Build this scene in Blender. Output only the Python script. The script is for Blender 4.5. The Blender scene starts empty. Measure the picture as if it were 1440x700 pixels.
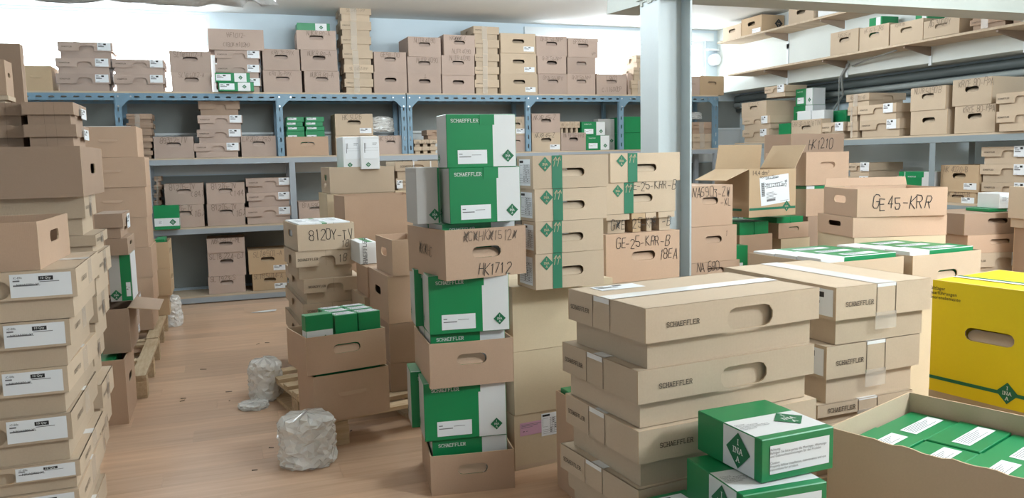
import bpy, bmesh, math, random
from math import sin, cos, pi, radians
from mathutils import Vector, Matrix
from mathutils.geometry import tessellate_polygon

SC = bpy.context.scene
COL = SC.collection
RNG = random.Random(7)

# ------------------------------------------------------------------ camera
def make_camera():
    f, yaw, pitch, roll, hgt = 1135.0, radians(19.5), radians(6.4), radians(1.25), 1.4
    fwd = Vector((sin(yaw)*cos(pitch), cos(yaw)*cos(pitch), -sin(pitch)))
    right = Vector((cos(yaw), -sin(yaw), 0))
    down = fwd.cross(right)
    r2 = right*cos(roll) + down*sin(roll)
    d2 = -right*sin(roll) + down*cos(roll)
    m = Matrix((( r2.x, -d2.x, -fwd.x, 0), (r2.y, -d2.y, -fwd.y, 0), (r2.z, -d2.z, -fwd.z, hgt), (0, 0, 0, 1)))
    cd = bpy.data.cameras.new('camera'); co = bpy.data.objects.new('camera', cd); COL.objects.link(co)
    co.matrix_world = m
    cd.sensor_fit = 'HORIZONTAL'; cd.sensor_width = 36.0; cd.lens = 36.0*f/1440.0
    cd.clip_start = 0.05; cd.clip_end = 200
    SC.camera = co
make_camera()

# ------------------------------------------------------------------ light and exposure
SC.view_settings.view_transform = 'Standard'
SC.view_settings.look = 'None'
SC.view_settings.exposure = 0.7
SC.view_settings.gamma = 1.0
SC.view_settings.use_curve_mapping = False

def make_world():
    w = bpy.data.worlds.new('sky'); SC.world = w; w.use_nodes = True
    nt = w.node_tree; bg = nt.nodes['Background']
    bg.inputs['Color'].default_value = (0.86, 0.94, 1.0, 1)
    bg.inputs['Strength'].default_value = 9.0
make_world()

def lamp(name, loc, power, color):
    ld = bpy.data.lights.new(name, 'POINT'); ld.shadow_soft_size = 0.28; ld.energy = power; ld.color = color
    o = bpy.data.objects.new(name, ld); COL.objects.link(o); o.location = loc
    return o
# fluorescent ceiling battens, above and behind the frame
for lx, ly, lp in ((1.0, 6.5, 40), (3.0, 6.9, 27), (4.4, 6.0, 28), (1.4, 4.2, 26), (4.0, 2.4, 58), (3.8, 0.3, 190)):
    lamp('ceiling_lamp', (lx, ly, 2.68), lp, (0.88, 0.96, 1.0))

# ------------------------------------------------------------------ materials
MATS = {}
def nodes(name):
    m = bpy.data.materials.new(name); m.use_nodes = True
    MATS[name] = m
    nt = m.node_tree
    return m, nt, nt.nodes['Principled BSDF']

def plain(name, rgb, rough=0.6, metal=0.0, spec=0.5):
    m, nt, b = nodes(name)
    b.inputs['Base Color'].default_value = (*rgb, 1); b.inputs['Roughness'].default_value = rough
    b.inputs['Metallic'].default_value = metal; b.inputs['Specular IOR Level'].default_value = spec
    return m

def board(name, rgb, rough=0.75, vary=0.16, grain=0.06, flute=True, spec=0.25):
    """paper board: object-random value, soft blotches, faint fluting relief"""
    m, nt, b = nodes(name); N = nt.nodes.new; L = nt.links.new
    oi = N('ShaderNodeObjectInfo'); tc = N('ShaderNodeTexCoord')
    n1 = N('ShaderNodeTexNoise'); n1.inputs['Scale'].default_value = 7; n1.inputs['Detail'].default_value = 4
    n2 = N('ShaderNodeTexNoise'); n2.inputs['Scale'].default_value = 160; n2.inputs['Detail'].default_value = 2
    L(tc.outputs['Object'], n1.inputs['Vector']); L(tc.outputs['Object'], n2.inputs['Vector'])
    a = N('ShaderNodeMath'); a.operation = 'MULTIPLY_ADD'; a.inputs[1].default_value = vary; a.inputs[2].default_value = 1 - vary*0.5
    L(oi.outputs['Random'], a.inputs[0])
    c = N('ShaderNodeMath'); c.operation = 'MULTIPLY_ADD'; c.inputs[1].default_value = grain*2; c.inputs[2].default_value = 1 - grain
    L(n1.outputs['Fac'], c.inputs[0])
    d = N('ShaderNodeMath'); d.operation = 'MULTIPLY_ADD'; d.inputs[1].default_value = grain*1.6; d.inputs[2].default_value = 1 - grain*0.8
    L(n2.outputs['Fac'], d.inputs[0])
    e = N('ShaderNodeMath'); e.operation = 'MULTIPLY'; L(a.outputs[0], e.inputs[0]); L(c.outputs[0], e.inputs[1])
    g = N('ShaderNodeMath'); g.operation = 'MULTIPLY'; L(e.outputs[0], g.inputs[0]); L(d.outputs[0], g.inputs[1])
    mx = N('ShaderNodeVectorMath'); mx.operation = 'SCALE'; mx.inputs[0].default_value = rgb
    L(g.outputs[0], mx.inputs['Scale']); L(mx.outputs[0], b.inputs['Base Color'])
    b.inputs['Roughness'].default_value = rough; b.inputs['Specular IOR Level'].default_value = spec
    if flute:
        w = N('ShaderNodeTexWave'); w.inputs['Scale'].default_value = 60; w.inputs['Distortion'].default_value = 1.5
        L(tc.outputs['Object'], w.inputs['Vector'])
        bp = N('ShaderNodeBump'); bp.inputs['Strength'].default_value = 0.05; bp.inputs['Distance'].default_value = 0.002
        L(w.outputs['Fac'], bp.inputs['Height']); L(bp.outputs[0], b.inputs['Normal'])
    return m

board('pink', (0.47, 0.362, 0.305))  # rack cardboard: same board as kraft, with window haze put into its colour
board('kraft', (0.52, 0.362, 0.258))
board('tan', (0.54, 0.428, 0.315))
board('olive', (0.59, 0.485, 0.335))
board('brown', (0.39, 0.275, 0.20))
board('gold', (0.51, 0.37, 0.235))
board('edge', (0.58, 0.43, 0.29), flute=False)
board('green', (0.008, 0.235, 0.078), rough=0.35, vary=0.10, grain=0.02, flute=False, spec=0.5)
board('white', (0.74, 0.76, 0.77), rough=0.42, vary=0.06, grain=0.02, flute=False, spec=0.4)
board('greyboard', (0.50, 0.49, 0.47), rough=0.5, vary=0.06, grain=0.03, flute=False)
board('yellow', (0.80, 0.62, 0.005), rough=0.4, vary=0.0, grain=0.03, flute=False, spec=0.4)
plain('deep_green', (0.006, 0.15, 0.06), 0.5)
plain('teal_print', (0.015, 0.17, 0.09), 0.6)
plain('label_white', (0.80, 0.83, 0.86), 0.5)
plain('label_pink', (0.62, 0.36, 0.50), 0.6)
plain('ink', (0.02, 0.02, 0.022), 0.6)
plain('ink_grey', (0.16, 0.16, 0.17), 0.6)
plain('marker', (0.03, 0.027, 0.026), 0.5)
plain('marker_faint', (0.16, 0.115, 0.085), 0.6)
plain('print_brown', (0.07, 0.05, 0.035), 0.6)
plain('white_ink', (0.82, 0.85, 0.83), 0.5)
plain('black_strap', (0.015, 0.015, 0.018), 0.4)
def tape_mat():
    m, nt, b = nodes('tape')
    b.inputs['Base Color'].default_value = (0.86, 0.86, 0.86, 1); b.inputs['Roughness'].default_value = 0.22
    b.inputs['Alpha'].default_value = 0.95
    m, nt, b = nodes('clear_tape')
    b.inputs['Base Color'].default_value = (0.80, 0.74, 0.66, 1); b.inputs['Roughness'].default_value = 0.15
    b.inputs['Alpha'].default_value = 0.35
tape_mat()

# ------------------------------------------------------------------ mesh helpers
def link(name, me, parent=None, loc=None, rot=None):
    o = bpy.data.objects.new(name, me); COL.objects.link(o)
    if parent is not None: o.parent = parent
    if loc is not None: o.location = loc
    if rot is not None: o.rotation_euler = rot
    return o

class MB:
    """collects polygons with material slots; build() links them as ONE mesh object"""
    def __init__(self): self.v = []; self.f = []; self.m = []; self.mats = []
    def slot(self, mat):
        if mat not in self.mats: self.mats.append(mat)
        return self.mats.index(mat)
    def poly(self, pts, mat):
        i = len(self.v); self.v += [tuple(p) for p in pts]; self.f.append(list(range(i, i+len(pts)))); self.m.append(self.slot(mat))
    def box(self, x0, x1, y0, y1, z0, z1, mat, skip=''):
        i = len(self.v); s = self.slot(mat)
        self.v += [(x0,y0,z0),(x1,y0,z0),(x1,y1,z0),(x0,y1,z0),(x0,y0,z1),(x1,y0,z1),(x1,y1,z1),(x0,y1,z1)]
        for k, q in (('b',(0,3,2,1)),('t',(4,5,6,7)),('f',(0,1,5,4)),('r',(1,2,6,5)),('k',(2,3,7,6)),('l',(3,0,4,7))):
            if k not in skip: self.f.append([i+j for j in q]); self.m.append(s)
    def hexa(self, p, mat):
        i = len(self.v); s = self.slot(mat); self.v += [tuple(q) for q in p]
        for q in ((0,3,2,1),(4,5,6,7),(0,1,5,4),(1,2,6,5),(2,3,7,6),(3,0,4,7)):
            self.f.append([i+j for j in q]); self.m.append(s)
    def bar(self, a, b, wx, wz, mat, up=(0,0,1)):
        """rectangular bar between two points"""
        a = Vector(a); b = Vector(b); t = (b-a).normalized(); u = Vector(up)
        s = t.cross(u)
        if s.length < 1e-4: s = t.cross(Vector((1,0,0)))
        s.normalize(); u = s.cross(t)
        s *= wx/2; u *= wz/2
        self.hexa([a-s-u, a+s-u, b+s-u, b-s-u, a-s+u, a+s+u, b+s+u, b-s+u], mat)
    def tube(self, pts, r, mat, n=8):
        pts = [Vector(p) for p in pts]; i0 = len(self.v); s = self.slot(mat); ref = Vector((0.3, 0.2, 0.93))
        for k, p in enumerate(pts):
            t = (pts[min(k+1, len(pts)-1)] - pts[max(k-1, 0)]).normalized()
            a = t.cross(ref).normalized(); b = t.cross(a)
            for j in range(n):
                self.v.append(tuple(p + a*r*cos(2*pi*j/n) + b*r*sin(2*pi*j/n)))
        for k in range(len(pts)-1):
            for j in range(n):
                self.f.append([i0+k*n+j, i0+k*n+(j+1)%n, i0+(k+1)*n+(j+1)%n, i0+(k+1)*n+j]); self.m.append(s)
        self.f.append([i0+j for j in range(n)][::-1]); self.m.append(s)
        self.f.append([i0+(len(pts)-1)*n+j for j in range(n)]); self.m.append(s)
    def plate(self, outer, holes, t, mat, frame, edge=None):
        """sheet of thickness t cut from a 2-D outline with holes; frame maps (u, v, depth) to xyz"""
        loops = [[Vector((p[0], p[1], 0)) for p in outer]] + [[Vector((p[0], p[1], 0)) for p in h] for h in holes]
        tris = tessellate_polygon(loops)
        flat = [p for lp in loops for p in lp]; n = len(flat); i = len(self.v); s = self.slot(mat); se = self.slot(edge or mat)
        self.v += [tuple(frame(p.x, p.y, 0.0)) for p in flat] + [tuple(frame(p.x, p.y, t)) for p in flat]
        for a, b, c in tris:
            self.f.append([i+a, i+b, i+c]); self.m.append(s)
            self.f.append([i+n+c, i+n+b, i+n+a]); self.m.append(s)
        k = 0
        for lp in loops:
            q = len(lp)
            for j in range(q):
                a, b = k+j, k+(j+1) % q
                self.f.append([i+a, i+b, i+n+b, i+n+a]); self.m.append(se)
            k += q
    def mesh(self, name, smooth=False, fix=True):
        me = bpy.data.meshes.new(name); me.from_pydata(self.v, [], self.f)
        for mt in self.mats: me.materials.append(MATS[mt])
        me.polygons.foreach_set('material_index', self.m)
        if smooth: me.polygons.foreach_set('use_smooth', [True]*len(self.f))
        if fix:
            bm = bmesh.new(); bm.from_mesh(me); bmesh.ops.recalc_face_normals(bm, faces=bm.faces[:]); bm.to_mesh(me); bm.free()
        me.update(); return me
    def build(self, name, parent=None, smooth=False, fix=True):
        return link(name, self.mesh(name, smooth, fix), parent)

def stadium(cx, cz, hw, hh, n=5):
    p = []
    for k in range(n+1):
        a = -pi/2 + pi*k/n; p.append((cx + hw - hh + hh*cos(a), cz + hh*sin(a)))
    for k in range(n+1):
        a = pi/2 + pi*k/n; p.append((cx - hw + hh + hh*cos(a), cz + hh*sin(a)))
    return p

# ------------------------------------------------------------------ lettering
GL = {'A':'00-26-40,12-32','B':'00-06-36-45-44-33-03,33-42-41-30-00','C':'45-36-16-05-01-10-30-41','D':'00-06-26-44-42-20-00',
 'E':'40-00-06-46,03-33','F':'00-06-46,03-33','G':'45-36-16-05-01-10-30-41-43-23','H':'00-06,40-46,03-43','I':'20-26','J':'46-41-30-10-01',
 'K':'00-06,46-03-40','L':'06-00-40','M':'00-06-23-46-40','N':'00-06-40-46','O':'10-01-05-16-36-45-41-30-10','P':'00-06-36-45-44-33-03',
 'Q':'10-01-05-16-36-45-41-30-10,22-40','R':'00-06-36-45-44-33-03,23-40','S':'45-36-16-05-04-13-33-42-41-30-10-01','T':'06-46,26-20',
 'U':'06-01-10-30-41-46','V':'06-20-46','W':'06-10-24-30-46','X':'00-46,06-40','Y':'06-23-46,23-20','Z':'06-46-00-40',
 '0':'10-01-05-16-36-45-41-30-10','1':'15-26-20','2':'05-16-36-45-44-00-40','3':'06-46-24-34-43-41-30-10-01','4':'30-36-02-42',
 '5':'46-06-03-33-42-41-30-10-01','6':'36-16-05-01-10-30-41-42-33-03','7':'06-46-10','8':'13-04-05-16-36-45-44-33-13-02-01-10-30-41-42-33',
 '9':'43-13-04-05-16-36-45-41-30-10','-':'03-43','(':'36-14-12-30',')':'16-34-32-10','.':'20-21','/':'00-46','^':'20-26,04-26-44','v':'20-26,02-20-42',
 '=':'02-42,04-44','~':'01-46-02-45-00-44-03-40-06-42'}
SERIF = {'H':'00 06 40 46','A':'00 40','F':'00','R':'00 40','L':'06','I':'20 26','N':'00 06 46','E':'','S':'','C':''}

def ribbon(mb, pts, wd, mat):
    for a, b in zip(pts, pts[1:]):
        dx, dy = b[0]-a[0], b[1]-a[1]; l = math.hypot(dx, dy) or 1e-6
        ex, ey = dx/l*wd*0.35, dy/l*wd*0.35; nx, ny = -dy/l*wd/2, dx/l*wd/2
        mb.poly([(a[0]-ex+nx, a[1]-ey+ny, 0), (a[0]-ex-nx, a[1]-ey-ny, 0), (b[0]+ex-nx, b[1]+ey-ny, 0), (b[0]+ex+nx, b[1]+ey+ny, 0)], mat)

TXT = {}
def text_mesh(style, text, hgt, mat):
    """flat lettering centred on the origin of the local xy plane; returns (mesh, width)"""
    key = (style, text, round(hgt, 4), mat)
    if key in TXT: return TXT[key]
    if style == 'sans':
        for k, c in (('~a', 228), ('~u', 252), ('~3', 179)): text = text.replace(k, chr(c))
        cu = bpy.data.curves.new('print', 'FONT'); cu.body = text; cu.size = hgt*1.35; cu.align_x = 'LEFT'; cu.resolution_u = 2
        cu.space_line = 0.95
        ob = bpy.data.objects.new('print', cu); COL.objects.link(ob)
        dg = bpy.context.evaluated_depsgraph_get(); me = bpy.data.meshes.new_from_object(ob.evaluated_get(dg))
        bpy.data.objects.remove(ob)
        xs = [v.co.x for v in me.vertices]; ys = [v.co.y for v in me.vertices]
        cx, cy = (min(xs)+max(xs))/2, (min(ys)+max(ys))/2; wd = max(xs)-min(xs)
        for v in me.vertices: v.co.x -= cx; v.co.y -= cy
        me.materials.clear(); me.materials.append(MATS[mat])
        TXT[key] = (me, wd); return TXT[key]
    hand = style == 'hand'
    rg = random.Random(text); mb = MB(); s = hgt/6.0; x = 0.0; wd = 0.38*s if hand else (0.95*s if style == 'slab' else 0.85*s)
    for ch in text:
        if ch == ' ': x += 1.5*s; continue
        jx, jy, sc, sl = (rg.uniform(-.3, .3), rg.uniform(-.7, .7), rg.uniform(.86, 1.12), rg.uniform(-.05, .22)) if hand else (0, 0, 1, 0)
        nar = 0.64 if hand else 0.92
        if ch == '-': sc *= 0.8
        P = lambda c: (x + (float(c[0])*nar + sl*float(c[1]) + jx)*s*sc, (float(c[1])*sc + jy)*s)
        g = GL.get(ch.upper() if ch != 'v' else ch, '')
        for pl in g.split(','):
            pts = [P(c) for c in pl.split('-') if len(c) == 2]
            if hand: pts = [(p[0]+rg.uniform(-.2, .2)*s, p[1]+rg.uniform(-.2, .2)*s) for p in pts]
            ribbon(mb, pts, wd, mat)
        if style in ('slab', 'slabfine'):
            for c in SERIF.get(ch.upper(), '').split():
                p = P(c); ribbon(mb, [(p[0]-0.85*s, p[1]), (p[0]+0.85*s, p[1])], wd*0.8, mat)
        x += (4.0*nar + (0.95 if hand else 1.75))*s if ch not in 'I1' else (4.0*nar+.6)*s
    if not mb.v: mb.poly([(0,0,0),(1e-4,0,0),(0,1e-4,0)], mat)
    xs = [v[0] for v in mb.v]; c = (min(xs)+max(xs))/2; width = max(xs)-min(xs)
    mb.v = [(v[0]-c, v[1]-hgt/2, 0) for v in mb.v]
    me = mb.mesh('lettering', fix=False); TXT[key] = (me, width); return TXT[key]

EMB = {}
def emblem_mesh(size, bg, fg):
    """diamond emblem with the stacked letters I / INA / A"""
    key = (round(size, 3), bg, fg)
    if key in EMB: return EMB[key]
    mb = MB(); r = size/2
    mb.poly([(-r, 0, 0), (0, -r, 0), (r, 0, 0), (0, r, 0)], bg)
    def put(txt, h, cy, sx=1.0):
        me, wd = text_mesh('slabfine', txt, h, fg)
        for p in me.polygons: mb.poly([(me.vertices[i].co.x*sx, me.vertices[i].co.y+cy, 0.0004) for i in p.vertices], fg)
    put('I', size*0.15, size*0.235, 1.25); put('INA', size*0.15, 0.0, 1.25); put('A', size*0.15, -size*0.235, 1.25)
    me = mb.mesh('emblem', fix=False); EMB[key] = me; return me

STK = {}
def sticker_mesh(w, h, style):
    key = (round(w, 3), round(h, 3), style)
    if key in STK: return STK[key]
    mb = MB(); z = 0.0006
    def bar(x0, x1, y0, y1, mat='ink_grey'): mb.poly([(w*(x0-.5), h*(y0-.5), z), (w*(x1-.5), h*(y0-.5), z), (w*(x1-.5), h*(y1-.5), z), (w*(x0-.5), h*(y1-.5), z)], mat)
    base = 'label_pink' if style == 'pink' else 'label_white'
    mb.poly([(-w/2, -h/2, 0), (w/2, -h/2, 0), (w/2, h/2, 0), (-w/2, h/2, 0)], base)
    if style == 'std':
        bar(.06, .26, .78, .86); bar(.06, .42, .68, .72); bar(.06, .38, .60, .64); bar(.46, .66, .68, .88, 'ink'); bar(.06, .50, .44, .54); bar(.05, .30, .06, .09)
    elif style == 'plain':
        bar(.05, .45, .48, .54); bar(.05, .16, .68, .74)
        bar(.48, .80, .62, .65)
    elif style == 'ship':
        for k in range(22): bar(.04, .15, .33+k*.022, .33+k*.022+(.012 if k % 3 else .018), 'ink')
        bar(.2, .62, .90, .93); bar(.2, .78, .72, .74); bar(.2, .80, .60, .62)
        for k in range(5): bar(.2, .45+.06*(k % 3), .42-k*.05, .435-k*.05)
        bar(.2, .5, .12, .20); bar(.66, .95, .06, .07); bar(.86, .94, .70, .78); bar(.87, .93, .71, .77, 'label_white')
    elif style == 'form':
        bar(.05, .38, .86, .95, 'ink')
        for k in range(9): bar(.05 if k > 5 else .36, .95, .78-k*.085, .79-k*.085)
        for k in range(7): bar(.42+k*.085, .425+k*.085+.006, .1, .8)
        for k in range(14): bar(.40+.1*(k % 5), .47+.1*(k % 5), .14+.085*(k*5 % 8), .17+.085*(k*5 % 8), 'ink')
        bar(.06, .30, .40, .41); bar(.06, .30, .77, .78); bar(.06, .07, .4, .78)
    elif style == 'pink':
        bar(.06, .95, .82, .85); bar(.06, .80, .72, .75); bar(.06, .55, .60, .63); bar(.12, .2, .3, .35, 'ink'); bar(.26, .34, .3, .34)
    elif style == 'text':
        for k in range(6): bar(.06, .60+.3*((k*7) % 4)/4, .84-k*.13, .88-k*.13)
    elif style == 'side':
        bar(.08, .12, .3, .8); bar(.16, .19, .5, .8); bar(.6, .9, .78, .80); bar(.6, .85, .70, .72)
        bar(.05, .95, .55, .555); bar(.05, .95, .42, .425)
    me = mb.mesh('label', fix=False); STK[key] = me; return me

# ------------------------------------------------------------------ box builders (local frame: centred in x and y, base at z = 0, front at -y)
def face_frame(face, w, d, h, out=0.0):
    e = 0.0012 + out
    if face == 'F': return Matrix(((1,0,0,0),(0,0,-1,-d/2-e),(0,1,0,h/2),(0,0,0,1))), w, h
    if face == 'B': return Matrix(((-1,0,0,0),(0,0,1,d/2+e),(0,1,0,h/2),(0,0,0,1))), w, h
    if face == 'R': return Matrix(((0,0,1,w/2+e),(1,0,0,0),(0,1,0,h/2),(0,0,0,1))), d, h
    if face == 'L': return Matrix(((0,0,-1,-w/2-e),(-1,0,0,0),(0,1,0,h/2),(0,0,0,1))), d, h
    return Matrix(((1,0,0,0),(0,1,0,0),(0,0,1,h+e),(0,0,0,1))), w, d

def decal(root, name, me, face, w, d, h, cx, cz, rot=0.0, out=0.0, label=None):
    M, fw, fh = face_frame(face, w, d, h, out)
    on = root
    for c in root.children:                    # print and stickers on a lid belong to the lid
        if c.name.split('.')[0] == 'lid' and (face == 'T' or cz > 0.45): on = c
    o = link(name, me, on)
    o.matrix_local = M @ Matrix.Translation(((cx-.5)*fw, (cz-.5)*fh, 0)) @ Matrix.Rotation(rot, 4, 'Z')
    if label: o['label'] = label
    return o

MESH = {}
def cached(key, fn):
    if key not in MESH: MESH[key] = fn()
    return MESH[key]

T = 0.005
def hole_loop(fw, fh, hw=None, cz=0.6):
    a = min(0.072, fw*0.18) if hw is None else hw
    b = min(0.023, fh*0.13, a*0.45)
    return stadium(0, fh*cz, a, b)

def carton_body(w, d, h, o):
    mat = o.get('mat', 'pink'); mb = MB(); r = random.Random(str((w, d, h)))
    hz = o.get('hz', 0.6); hw = o.get('hw')
    def wall(fw, fr, hole, torn=False):
        tp = [(fw/2, h), (fw*0.18, h - r.uniform(0, .002)), (-fw*0.2, h - r.uniform(0, .002)), (-fw/2, h)]
        if torn:
            tp = [(fw/2 - fw*k/24, h - (0 if k in (0, 24) else r.uniform(0, .007) if 5 < k < 20 else r.uniform(0, .002))) for k in range(25)]
        out = [(-fw/2, 0), (fw/2, 0)] + tp
        mb.plate(out, [hole_loop(fw, h, hw, hz)] if hole else [], T, mat, fr, 'edge')
    F = o.get('hole') in ('o', 'f')
    bl = o.get('bulge', 0.0)
    wall(w, lambda u, v, t: (u, -d/2 + t - bl*sin(pi*min(max(v/h, 0), 1)), v), F)
    wall(w, lambda u, v, t: (u, d/2 - t, v), F and o.get('back', True))
    S = o.get('hs')
    wall(d-2*T, lambda u, v, t: (-w/2 + t, u, v), S in ('L', 'B'), o.get('torn'))
    wall(d-2*T, lambda u, v, t: (w/2 - t, u, v), S in ('R', 'B'))
    mb.box(-w/2+T, w/2-T, -d/2+T, d/2-T, 0.001, 0.006, mat)
    return mb.mesh('body')

def handle_flap_mesh(w, h, o):
    mb = MB(); a = min(0.072, w*0.18) if o.get('hw') is None else o['hw']; b = min(0.023, h*0.13, a*0.45)
    pts = stadium(0, 0, a*0.985, b*0.96)
    tilt = o.get('tl', 0.5)
    mb.plate(pts, [], 0.003, o.get('flapmat', o.get('mat', 'pink')), lambda u, v, t: (u, 0.006 + t + (v + b)*tilt, -b + (v + b)*0.80))
    return mb.mesh('handle_flap')

def build_carton(root, w, d, h, o):
    key = ('carton', round(w,3), round(d,3), round(h,3), o.get('mat'), o.get('hole'), o.get('hs'), o.get('hz'), o.get('hw'), o.get('back'), o.get('bulge'), o.get('torn'))
    link('body', cached(key, lambda: carton_body(w, d, h, o)), root)
    mat = o.get('mat', 'pink'); hz = o.get('hz', 0.6)
    if o.get('hole') in ('f', 's'):
        fl = link('handle_flap', cached(('hf', round(w,3), round(h,3), mat, o.get('hw'), o.get('flapmat'), o.get('tl')), lambda: handle_flap_mesh(w, h, o)), root); fl.location.x = 0
        fl.location = (0, -d/2 - (0.0065 if o['hole'] == 's' else 0.0), h*hz)
        if o['hole'] == 's': fl.scale = (1, 0.35, 1)
    if o.get('top', 'closed') == 'closed':
        for s in (-1, 1):
            mb = MB(); y0, y1 = (-d/2+T, -0.0015) if s < 0 else (0.0015, d/2-T)
            mb.box(-w/2+T, w/2-T, y0, y1, h-0.006, h-0.001, mat)
            link('top_flap', cached(('tf', round(w,3), round(d,3), round(h,3), mat, s), lambda: mb.mesh('top_flap')), root)
    for fl in o.get('flaps', ()):       # (side, length, angle from upright, outward positive)
        side, ln, ang = fl; mb = MB(); a = radians(ang); t = 0.004
        fw = w if side in 'FB' else d-2*T
        mb.plate([(-fw/2+.003, 0), (fw/2-.003, 0), (fw/2-.012, ln), (-fw/2+.012, ln)], [], t, mat, lambda u, v, q: (u, v*sin(a)*-1 + q*cos(a), v*cos(a) + q*sin(a)), 'edge')
        f = mb.build('flap', root)
        rz, px, py = {'F': (0, 0, -d/2), 'B': (pi, 0, d/2), 'L': (-pi/2, -w/2, 0), 'R': (pi/2, w/2, 0)}[side]
        f.location = (px, py, h); f.rotation_euler = (0, 0, rz)

def lid_meshes(w, d, h, o):
    mat = o.get('mat', 'tan'); i = o.get('inset', 0.017); sk = h*o.get('sk', 0.56); t = 0.004
    b = MB(); b.box(-w/2+i, w/2-i, -d/2+i, d/2-i, 0.0, h-0.005, mat)
    l = MB(); z0 = h - sk
    def skirt(fw, fr, notch):
        if notch:
            c = fw*o.get('nx', 0.02); a = fw*o.get('nw', 0.14); nh = sk*0.62; q = min(nh*0.62, a*.5)
            pts = [(-fw/2, 0), (c-a-q*.15, 0), (c-a, q*.15)]
            for k in range(5): an = pi - pi/2*k/4; pts.append((c-a+q + q*cos(an), nh-q + q*sin(an)))
            for k in range(5): an = pi/2 - pi/2*k/4; pts.append((c+a-q + q*cos(an), nh-q + q*sin(an)))
            pts += [(c+a, q*.15), (c+a+q*.15, 0), (fw/2, 0), (fw/2, sk), (-fw/2, sk)]
        else: pts = [(-fw/2, 0), (fw/2, 0), (fw/2, sk), (-fw/2, sk)]
        hl = [stadium(fw*o.get('nx', 0.02), sk*0.37, fw*o.get('nw', 0.14), sk*0.335)] if notch and o.get('ns') else []
        if hl: pts = [(-fw/2, 0), (fw/2, 0), (fw/2, sk), (-fw/2, sk)]
        l.plate(pts, hl, t, mat, fr, 'edge')
    nf = o.get('notch', 'F')
    skirt(w, lambda u, v, q: (u, -d/2+q, z0+v), nf in ('F', 'A')); skirt(w, lambda u, v, q: (-u, d/2-q, z0+v), nf in ('F', 'A'))
    skirt(d-2*t, lambda u, v, q: (-w/2+q, -u, z0+v), nf in ('S', 'A')); skirt(d-2*t, lambda u, v, q: (w/2-q, u, z0+v), nf in ('S', 'A'))
    l.box(-w/2+.0005, w/2-.0005, -d/2+.0005, d/2-.0005, h-0.004, h, mat)
    return b.mesh('base'), l.mesh('lid')

def build_lid(root, w, d, h, o):
    key = ('lid', round(w,3), round(d,3), round(h,3), o.get('mat'), o.get('sk'), o.get('nx'), o.get('notch'), o.get('nw'), o.get('inset'), o.get('ns'))
    b, l = cached(key, lambda: lid_meshes(w, d, h, o))
    link('base', b, root); return link('lid', l, root)

def build_folded(root, w, d, h, o):
    """printed folding carton: colour zones along x (cuts) or along z (zcuts); sides take the end colours unless given"""
    cuts = o.get('cuts'); zc = o.get('zcuts'); mb = MB()
    def make():
        r = 0.0022
        if zc:
            z0 = 0.0
            for zf, mt in zc:
                z1 = h*zf; mb.box(-w/2, w/2, -d/2, d/2, z0, z1, mt, skip=('' if z0 == 0 else 'b') + ('' if zf >= 1 else 't')); z0 = z1
        elif o.get('ycuts'):
            y0 = -d/2
            for k, (yf, mt) in enumerate(o['ycuts']):
                y1 = -d/2 + d*yf; mb.box(-w/2, w/2, y0, y1, 0, h, mt, skip=('' if k == 0 else 'f') + ('' if yf >= 1 else 'k')); y0 = y1
        else:
            cs = cuts or [(1.0, 'white')]; x0 = -w/2
            for xf, mt in cs:
                x1 = -w/2 + w*xf
                mb.box(x0, x1, -d/2, d/2, 0, h, mt, skip='lr'); x0 = x1
            ls, rs = o.get('sides', (cs[0][1], cs[-1][1]))
            mb.poly([(-w/2, d/2, 0), (-w/2, -d/2, 0), (-w/2, -d/2, h), (-w/2, d/2, h)], ls)
            mb.poly([(w/2, -d/2, 0), (w/2, d/2, 0), (w/2, d/2, h), (w/2, -d/2, h)], rs)
        me = mb.mesh('body', fix=False)
        bm = bmesh.new(); bm.from_mesh(me); bmesh.ops.remove_doubles(bm, verts=bm.verts[:], dist=1e-5)
        sharp = [e for e in bm.edges if len(e.link_faces) == 2 and e.calc_face_angle(0) > 0.5]
        bmesh.ops.recalc_face_normals(bm, faces=bm.faces[:])
        bmesh.ops.bevel(bm, geom=sharp, offset=r, segments=1, affect='EDGES', clamp_overlap=True)
        bm.to_mesh(me); bm.free(); return me
    key = ('fold', round(w,3), round(d,3), round(h,3), str(cuts), str(zc), str(o.get('sides')), str(o.get('ycuts')))
    link('body', cached(key, make), root)
    if o.get('tab'):
        t = MB(); tm = o['tab']; tw, th = w*0.21, h*0.20
        t.plate([(-tw/2, 0), (tw/2, 0), (tw/2, th), (-tw/2, th)], [], 0.0012, tm, lambda u, v, q: (u, -d/2 - 0.0002 - q, h - th + v))
        f = t.build('tuck_tab', root); f.location.x = w*o.get('tabx', 0.08)
        t = MB(); t.box(-w/2+.004, w/2-.004, -d/2+.006, -d/2+.0075, h-.001, h+.0012, 'white'); t.build('tuck_flap', root)

BUILD = {'carton': build_carton, 'lid': build_lid, 'fold': build_folded}

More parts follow.
